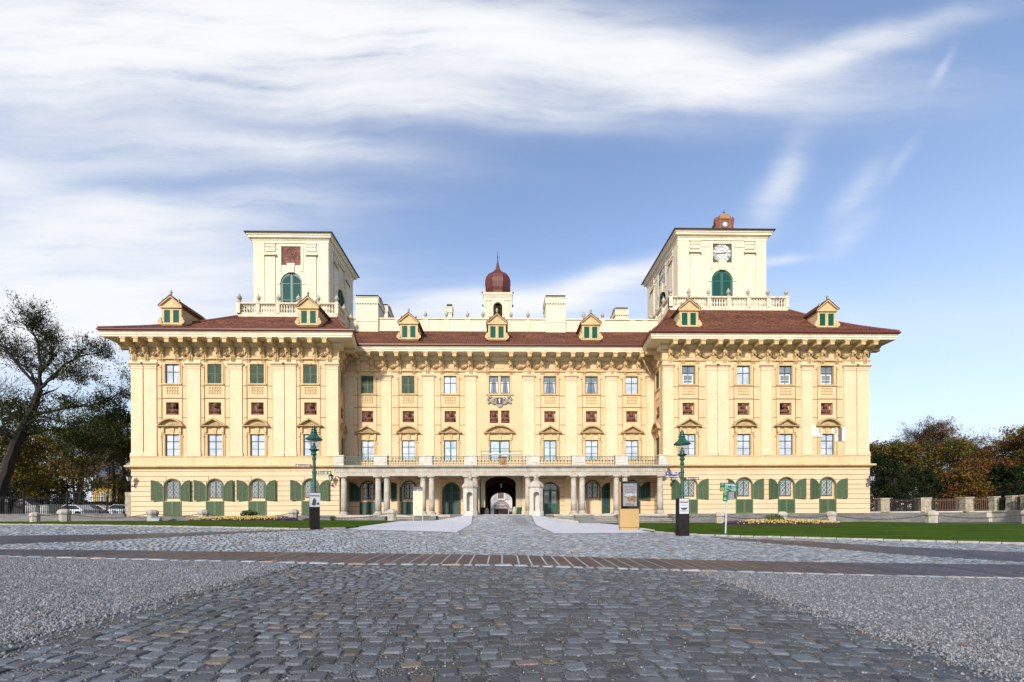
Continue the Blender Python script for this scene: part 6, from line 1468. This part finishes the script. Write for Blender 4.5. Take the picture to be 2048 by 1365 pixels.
def house(px0, px1, py_eave, py_ridge, Y, dep, wall, label, wins, base=1032, gable=False):
    a, b = at(px0, py_eave, Y), at(px1, py_eave, Y); zr = at(px0, py_ridge, Y+dep/2).z; z0 = at(px0, base, Y).z-1.2; cx = (a.x+b.x)/2; w = (b.x-a.x)/2; ze = a.z
    t = thing('house', label, 'house', (cx, Y, z0)); ze -= z0; zr -= z0
    m = MB(); hs = [dict(x=wx*w, hw=hw, z0=(ze*f0), z1=(ze*f1), d=.15, back=False) for wx, hw, f0, f1 in wins]; wall_panel(m, -w, w, 0, ze, hs)
    m.poly([(-w,0,0),(-w,dep,0),(-w,dep,ze),(-w,0,ze)]); m.poly([(w,0,0),(w,dep,0),(w,dep,ze),(w,0,ze)]); m.poly([(-w,dep,0),(w,dep,0),(w,dep,ze),(-w,dep,ze)])
    m.poly([(w,0,ze),(w,dep,ze),(w,dep/2,zr)]); m.poly([(-w,0,ze),(-w,dep,ze),(-w,dep/2,zr)]); m.build('wall', wall, t)
    r = MB(); o = .5; r.add([(-w-o,-o,ze-.1),(w+o,-o,ze-.1),(w+o,dep/2,zr+.1),(-w-o,dep/2,zr+.1),(-w-o,dep+o,ze-.1),(w+o,dep+o,ze-.1)], [(0,1,2,3),(3,2,5,4)]); rr = r.build('roof', rooft, t)
    c = MB(); c.box(w*.3,w*.3+.7,dep*.5,dep*.5+.7,zr-.6,zr+.9); c.build('chimney', M_('house_chimney',(.35,.3,.27),.9) if 'hch' not in CACHE else CACHE['hch'], rr); CACHE['hch'] = bpy.data.materials['house_chimney']
    for hq in hs:
        f = sash(hq['hw'], hq['z0'], hq['z1'], [(0,.05)], [((hq['z0']+hq['z1'])/2+.2,.04)], .08, fr=.09).build('window', white, t, T(hq['x'],0,0)); p = MB(); p.box(-hq['hw'],hq['hw'],.12,.14,hq['z0'],hq['z1']); p.build('pane', glass_d, f)
wh = M_('white_house_wall',(.62,.66,.74),.9,var=.1); yh = M_('ochre_house_wall',(.45,.29,.06),.9,var=.2); ws_ = [(-.7,.6,.55,.8),(-.25,.6,.55,.8),(.25,.6,.55,.8),(.7,.6,.55,.8),(-.5,.6,.12,.36),(.4,.6,.12,.36)]
house(60, 192, 948, 918, 62, 11, wh, 'white house with a brown roof half hidden by yellow maples', ws_); house(186, 236, 966, 945, 48, 9, yh, 'ochre house with a brown roof beside the palace corner', [(-.45,.55,.5,.75),(.1,.5,.5,.75),(.65,.5,.5,.75),(-.45,.55,.05,.32),(.3,.7,.05,.3)])
house(222, 262, 966, 950, 70, 9, wh, 'small pale house behind the ochre house', [(-.4,.5,.5,.75),(.3,.5,.5,.75)])
house(-60, 30, 975, 955, 66, 10, wh, 'pale house behind the big tree at the far left', [(-.4,.6,.5,.75),(.3,.6,.5,.75)])

# ------------------------------------------------------------------ trees
bark = M_('dark_bark', (.03,.024,.019), .95, col2=(.015,.012,.01), scale=6, bump=.6, bscale=14)
def leafmat(n, a, b): return M_(n, a, .85, col2=b, scale=1.3, fine=.3, fscale=5, spec=.08)
lf_dark = leafmat('dark_green_leaves',(0.027,0.043,0.009),(0.016,0.025,0.006)); lf_olive = leafmat('olive_leaves',(0.078,0.078,0.014),(0.043,0.047,0.009)); lf_yel = leafmat('yellow_leaves',(0.281,0.187,0.023),(0.156,0.109,0.016)); lf_gold = leafmat('golden_brown_leaves',(0.211,0.109,0.020),(0.109,0.058,0.014)); lf_red = leafmat('russet_leaves',(0.101,0.035,0.016),(0.055,0.023,0.012)); lf_ever = leafmat('evergreen_leaves',(0.017,0.028,0.008),(0.008,0.013,0.005)); lf_mid = leafmat('mid_green_leaves',(0.043,0.058,0.012),(0.023,0.035,0.008))
def rv(s=1): return Vector((random.gauss(0,s), random.gauss(0,s), random.gauss(0,s)))
def branch(tr, tips, p, d, L_, r, lvl, up=.1, spread=.6, kids=3, bend=.18):
    n = 4; pts = [p.copy()]; q = p.copy(); dd = d.normalized()
    for k in range(n):
        dd = (dd+rv(bend)+Vector((0,0,up*.3))).normalized(); q = q+dd*L_/n; pts.append(q.copy())
    tr.tube(pts, [max(.011, r*(1-.6*k/n)) for k in range(n+1)], 6 if r > .08 else 4 if r > .02 else 3)
    for k in range(1, n+1): tips.append((pts[k], lvl))
    if lvl > 0:
        for k in range(kids+(1 if lvl > 1 else 0)):
            t_ = random.uniform(.35, 1); i = min(n-1, int(t_*n)); b = pts[i].lerp(pts[i+1], t_*n-i); nd = (dd*.7+rv(spread)+Vector((0,0,up))).normalized()
            branch(tr, tips, b, nd, L_*random.uniform(.5,.72), r*.5*(1-.4*t_)+.004, lvl-1, up, spread, kids, bend)
def foliage(mb, tips, per, rad, size, keep=lambda p: 1, mats=(0,)):
    for p, lvl in tips:
        if lvl > 1: continue
        kp = keep(p)
        if random.random() > kp: continue
        mi = random.choice(mats)
        for _ in range(per):
            o = rv(rad); o.z *= .6; leaf_quad(mb, p+o, size*random.uniform(.6,1.3), mi)
# the big half-bare tree at the far left; limbs set out in plan and height
def big_tree():
    Y = 3.0; P = lambda px, py, dy=0: at(px, py, Y)+Vector((0,dy,0))
    base = P(-14, 1040); t = thing('big_tree', 'large old tree with leaning dark trunk and half bare crown at the far left', 'tree', base); o = -base
    tr = MB(); tips = []
    def limb(pp, r0, r1, sub=2, L_=1.75, start=1, up=.15, kids=4, num=3):
        pts = [P(x, y, dy)+o for x, y, dy in pp]; n = len(pts); sm_ = []
        for i in range(n-1):
            for k in range(3): sm_.append(pts[i].lerp(pts[i+1], k/3)+(rv(.05) if k else Vector()))
        sm_.append(pts[-1]); m_ = len(sm_); tr.tube(sm_, [r0+(r1-r0)*i/(m_-1) for i in range(m_)], 8)
        for i in range(start*3, m_, 1):
            for _ in range(num if i < m_-1 else num+2):
                d = (sm_[min(i+1,m_-1)]-sm_[i-1]).normalized(); nd = (d*.8+rv(.55)+Vector((0,0,up))).normalized(); branch(tr, tips, sm_[i], nd, L_*random.uniform(.45,1), max(.02, (r0+(r1-r0)*i/m_)*.38), sub, up, .5, kids)
    limb([(-14,1042,0),(0,985,0),(18,925,0),(40,870,0),(62,825,0),(80,778,0)], .54, .26, 1, 2.1, 3, num=1)
    limb([(80,780,0),(70,742,.5),(84,705,1),(76,685,1.2),(66,662,1.5)], 0.14, .03); limb([(80,780,0),(96,735,-.6),(99,690,-1),(97,675,-1.4),(104,660,-1.5)], 0.14, .03)
    limb([(84,775,0),(118,725,.5),(150,702,1),(178,694,1.2)], 0.13, .03); limb([(82,776,0),(128,765,-1),(160,752,-1.4),(200,758,-1.8)], 0.12, .03, up=.05)
    limb([(60,832,0),(108,816,.6),(160,806,1),(198,792,1.2),(228,768,1.4)], 0.16, .03, up=.12); limb([(74,780,0),(45,742,.8),(20,722,1),(-10,705,1.4),(-40,680,1.5)], 0.14, .03)
    limb([(76,775,0),(54,735,-.8),(38,705,-1.2),(20,685,-1.6),(4,664,-2)], 0.13, .03); limb([(44,862,0),(100,838,-1),(160,850,-1.6),(215,872,-2)], 0.13, .03, L_=2.6, up=0, kids=4)
    limb([(30,890,0),(-20,840,1),(-60,790,2)], 0.14, .04, L_=2.8); limb([(40,872,0),(70,850,2),(110,862,3),(150,880,3.5),(190,868,4)], .14, .03, L_=2.6, up=0, kids=4); limb([(34,885,0),(20,850,-2),(0,820,-3),(-15,790,-4)], .14, .03, L_=2.6, up=.05, kids=4)
    tr.build('trunk', bark, t)
    z7 = P(0,770).z-base.z
    lfm = MB(); foliage(lfm, tips, 4, .28, .095, lambda p: .9 if p.z < z7-4 else (.5 if p.z < z7-1 else max(.01, .03+.02*p.x)), (0,0,1)); lfm.build('crown', [lf_dark, lf_olive], t)
big_tree()
def tree(name, px, py, Y, H_, W_, mats, label, group, bare=.0, per=7, size=.1, trunk=.2, lvl=3, stems=1, lowcrown=.25, kids=3, lean=0, rad=.35):
    c = at(px, py, Y); t = thing(name, label, 'tree', c, 0, group); tr = MB(); tips = []
    for s in range(stems):
        a = random.random()*6.28; d = Vector((math.cos(a)*.18*(stems > 1)+lean, math.sin(a)*.18*(stems > 1), 1)).normalized(); p = Vector((0,0,-.3)); n = 7; pts = [p.copy()]; q = p.copy()
        for k in range(n): d = (d+Vector((random.gauss(0,.07), random.gauss(0,.07), .12))).normalized(); q = q+d*H_*.8/n; pts.append(q.copy())
        tr.tube(pts, [trunk*(1-.85*k/n) for k in range(n+1)], 7)
        for k in range(n+1):
            f = k/n
            if f < lowcrown: continue
            for _ in range(4 if k < n else 5):
                a = random.random()*6.28; el = .25+.7*f; nd = Vector((math.cos(a), math.sin(a), el)).normalized(); Lb = W_*.62*(1.05-abs(f-.5)*.7)
                branch(tr, tips, pts[k], nd, Lb*random.uniform(.6,1), max(.025, trunk*(1-.85*f)*.42), lvl-1, .14, .5, kids)
    tr.build('trunk', bark, t); lfm = MB(); k = len(mats); foliage(lfm, tips, per, rad, size, lambda p: 1-bare*min(1, max(0, p.z/H_*1.3-.2)), tuple(range(k))); lfm.build('crown', mats, t)
def conifer(px, py, Y, H_, W_, label, group, z0=.1, mats=None):
    c = at(px, py, Y); t = thing('evergreen_tree', label, 'tree', c, 0, group); tr = MB(); tr.tube([(0,0,-.3),(.1,0,H_*.5),(0,.1,H_)], [.2,.12,.02], 7); lfm = MB()
    n = 30
    for k in range(n):
        f = z0+(1-z0)*k/n; R_ = W_*(1-f)**.6*random.uniform(.7,1.1)
        for _ in range(5):
            a = random.random()*6.28; e = Vector((R_*math.cos(a), R_*math.sin(a), H_*f+random.uniform(-.3,.25))); s = Vector((0,0,H_*f)); tr.tube([s, s.lerp(e,.6)+Vector((0,0,.15)), e], [.03,.02,.008], 3)
            for j in range(16): p = s.lerp(e, random.uniform(.25,1.05)); leaf_quad(lfm, p+rv(.16), random.uniform(.1,.2))
    tr.build('trunk', bark, t); lfm.build('crown', mats or [lf_ever], t)
GL = 'trees left of the palace'; GR = 'park trees behind the right wall'
tree('maple_tree', 15, 1036, 7, 10, 4.5, [lf_olive, lf_yel], 'leaning tree with olive yellow leaves behind the fence at the far left', GL, .2, 6, .11, .22, lean=.12)
tree('maple_tree', 50, 1036, 12, 9.5, 5.0, [lf_yel, lf_olive, lf_yel], 'yellow maple behind the two corrugated boxes', GL, .2, 6, .12, .2, lowcrown=.4)
tree('maple_tree', 92, 1034, 20, 12, 5.5, [lf_yel, lf_gold, lf_olive], 'golden maple in front of the white house', GL, .3, 6, .13, .22, lowcrown=.4)
tree('maple_tree', 150, 1034, 10, 10.5, 5.0, [lf_yel, lf_olive], 'thin leaved yellow maple with several stems behind the big bollard', GL, .75, 4, .1, .16, stems=3, lowcrown=.3)
tree('bare_tree', 212, 1034, 9, 8.5, 2.2, [lf_olive], 'slender nearly bare young tree by the ochre house', GL, .8, 3, .09, .09, lowcrown=.4)
tree('pine_tree', 266, 1030, 14, 15, 4.4, [lf_ever, lf_dark], 'dark pine rising against the left edge of the palace', GL, .1, 8, .14, .26, lowcrown=.5, lean=-.1)
tree('pine_tree', 222, 1030, 26, 17, 4.6, [lf_ever, lf_dark], 'dark pine with flat layered boughs behind the ochre house', GL, .2, 6, .14, .28, lowcrown=.62)
tree('bare_tree', 258, 1032, 24, 17, 3.2, [lf_gold], 'tall bare topped tree just behind the left corner of the palace', GL, .95, 2, .1, .2, lowcrown=.4)
tree('maple_tree', 258, 1032, 17, 6.5, 2.0, [lf_olive, lf_yel], 'low yellow green tree beside the stone gatepost', GL, .1, 8, .11, .14, lowcrown=.15)
for px, Y, H_, W_, lb in ((28,15,6.5,2.2,'dark evergreen left of the corrugated boxes'),(62,17,7,2.4,'dark evergreen behind the corrugated boxes'),(82,18,5.5,2.2,'dark evergreen in front of the white house wall'),(122,15,4.6,2.0,'dark evergreen behind the thin maple stems'),(4,18,7,2.5,'dark evergreen at the far left edge'),(160,32,4.5,1.6,'small dark evergreen beside the ochre house'),(-30,14,7,2.6,'dark evergreen beyond the left edge')):
    conifer(px, 1033, Y, H_, W_, lb, 'dark evergreens behind the iron fence')
tree('leafy_tree', -30, 1036, 6, 14, 6.5, [lf_dark, lf_olive], 'dense dark green tree at the far left edge behind the big tree', GL, .1, 5, .13, .28)
tree('leafy_tree', 60, 1034, 33, 17, 6.5, [lf_dark, lf_olive], 'dark green tree standing behind the yellow maples', GL, .2, 4, .16, .28)
tree('leafy_tree', 150, 1034, 40, 19, 7, [lf_dark, lf_mid], 'tall dark green tree behind the white house', GL, .3, 4, .16, .3)
def hedge(x0, x1, y, z0, h, d, mats, label, n):
    t = thing('hedge', label, 'hedge', ((x0+x1)/2, y, z0)); m = MB(); w = (x1-x0)/2; st = MB(); x = -w+.2
    while x < w: st.tube([(x,d/2,0),(x+.1,d/2,h*.8)], .02, 4); x += .5
    st.build('stems', bark, t)
    for _ in range(n):
        p = Vector((random.uniform(-w,w), random.uniform(0,d), random.uniform(0,h))); 
        if random.random() < .6: p.y = random.uniform(-.1,.15)
        elif random.random() < .5: p.z = h+random.uniform(-.1,.15)
        leaf_quad(m, p, random.uniform(.06,.12), random.randrange(len(mats)))
    m.build('foliage', mats, t)
a = at(160, 1022, 14); b = at(262, 1022, 14); hedge(a.x, b.x, 14, a.z-.9, 1.9, 1.0, [lf_mid, lf_olive], 'clipped olive green hedge behind the parked cars', 6500)

# right: park wall with stone piers and iron panels
t = thing('park_wall', 'low stone park wall with square piers and dark iron panels right of the palace', 'wall')
PIER = [(1764,2.2),(1846,1.6),(1930,.6),(1988,-.8),(2023,-2.2),(2053,-3.6),(2090,-6.0),(2140,-9)]
PP_ = [at(px, 1020, y) for px, y in PIER]
pts = [Vector((34.7, 2.4, 0))]+[Vector((p.x, p.y, 0)) for p in PP_]
m = MB(); m2 = MB()
for a, b in zip(pts, pts[1:]):
    d = b-a; L_ = d.length; an = math.atan2(d.y, d.x); q = MB(); q.box(0, L_, -.25, .25, -1.6, .05); m.xf(T(a.x,a.y,0,an), q); q = MB(); q.box(0, L_, -.32, .32, .05, .16); m.xf(T(a.x,a.y,0,an), q)
m.build('low_wall', M_('stained_wall_render',(.6,.57,.5),.9,col2=(.36,.32,.24),scale=.8,streak=((.16,.14,.1),.7),fine=.1), t)
for i, p in enumerate(pts[1:]):
    q = MB(); z = .1
    for k in range(5): w = (.42 if i < 3 else .24)+random.uniform(-.025,.025); q.box(-w, w, -w, w, z+.008, z+.25); z += .255
    q.box(-w+.05,w-.05,-w+.05,w-.05,.1,1.36); q.box(-w-.04,w+.04,-w-.04,w+.04,1.37,1.5); d = (pts[min(i+2,len(pts)-1)]-pts[i]); q.build('pier', stone_y, t, T(p.x,p.y,0,math.atan2(d.y,d.x) if i < 2 else 0))
railb = M_('brown_iron', (.035,.02,.014), .7, var=.4, scale=9); railr = M_('rusty_rail', (.12,.07,.045), .8, var=.4, scale=9)
for a, b in zip(pts, pts[1:]):
    d = b-a; L_ = d.length; an = math.atan2(d.y, d.x); q = MB(); n = int((L_-.9)/.13)
    for k in range(n+1): x = .45+(L_-.9)*k/max(1,n); q.box(x-.02, x+.02, -.02, .02, .2, 1.4)
    q.box(.4,L_-.4,-.03,.03,.25,.31); q.box(.4,L_-.4,-.03,.03,1.2,1.26); q.build('fence_panel', railr if random.random() < .4 else railb, t, T(a.x,a.y,0,an))
tree('beech_tree', 1868, 1028, 22, 13.2, 6.6, [lf_red, lf_red, lf_gold], 'broad domed russet tree with bare twigs in the middle of the park', GR, .72, 4, .09, .3, lvl=4, stems=3, lowcrown=.35, kids=3, rad=.3)
tree('leafy_tree', 1812, 1028, 14, 9.6, 4.8, [lf_mid, lf_olive, lf_gold], 'olive and yellow tree in front of the russet tree', GR, .2, 8, .13, .2, lowcrown=.2)
tree('leafy_tree', 1885, 1028, 13, 9.2, 4.8, [lf_olive, lf_mid, lf_gold], 'yellow green tree right of the olive one, below the bare twigs', GR, .25, 7, .13, .2, lowcrown=.2)
tree('leafy_tree', 1752, 1028, 22, 11.4, 4.0, [lf_gold, lf_red, lf_olive], 'golden red tree touching the right edge of the palace', GR, .3, 7, .13, .2)
tree('bare_tree', 1962, 1028, 22, 12.4, 5.2, [lf_red, lf_gold], 'thin brown tree between the russet dome and the golden crown', GR, .85, 4, .1, .22, stems=3, lowcrown=.3)
tree('golden_tree', 2045, 1028, 14, 11.4, 5.0, [lf_gold, lf_red, lf_olive], 'tall golden brown tree at the right edge', GR, .45, 8, .14, .26, lowcrown=.25)
tree('golden_tree', 1925, 1028, 9, 5.2, 2.8, [lf_gold, lf_red, lf_olive], 'low golden bush tree behind the third wall panel', GR, .1, 8, .12, .12, stems=3, lowcrown=.05)
tree('golden_tree', 1975, 1028, 11, 6.6, 3.4, [lf_gold, lf_red], 'rusty brown bush tree left of the golden one', GR, .3, 8, .13, .14, stems=2, lowcrown=.1)
tree('golden_tree', 2110, 1028, 10, 11.5, 5.0, [lf_gold, lf_olive], 'golden tree beyond the right edge of the picture', GR, .2, 7, .14, .22)
for px, Y, H_, W_, lb in ((1756,10,7.5,2.6,'dark evergreen beside the palace lantern'),(1788,9,6.5,2.6,'dark evergreen behind the first park wall panel'),(1826,9.5,5.6,2.5,'dark evergreen behind the second wall pier'),(1858,10,5.5,2.4,'dark evergreen left of the low golden bush'),(2000,9,5.8,2.8,'dark spreading evergreen behind the fourth wall panel'),(2036,7,5.5,2.8,'dark evergreen below the tall golden tree'),(1895,13,5,2.2,'dark evergreen behind the low golden bush')):
    conifer(px, 1030, Y, H_, W_, lb, 'dark evergreens behind the park wall', .02)
for px, Y, H_, lb in ((1800,45,15,'distant brown wood edge tree behind the olive tree'),(1930,50,15,'distant brown tree behind the golden bush'),(2030,45,17,'distant brown tree behind the golden crown'),(1985,55,17,'distant thin tree behind the rusty bush')):
    tree('distant_tree', px, 1028, Y, H_, 6.5, [lf_red, lf_gold, lf_olive], lb, 'distant park trees', .4, 7, .2, .25)
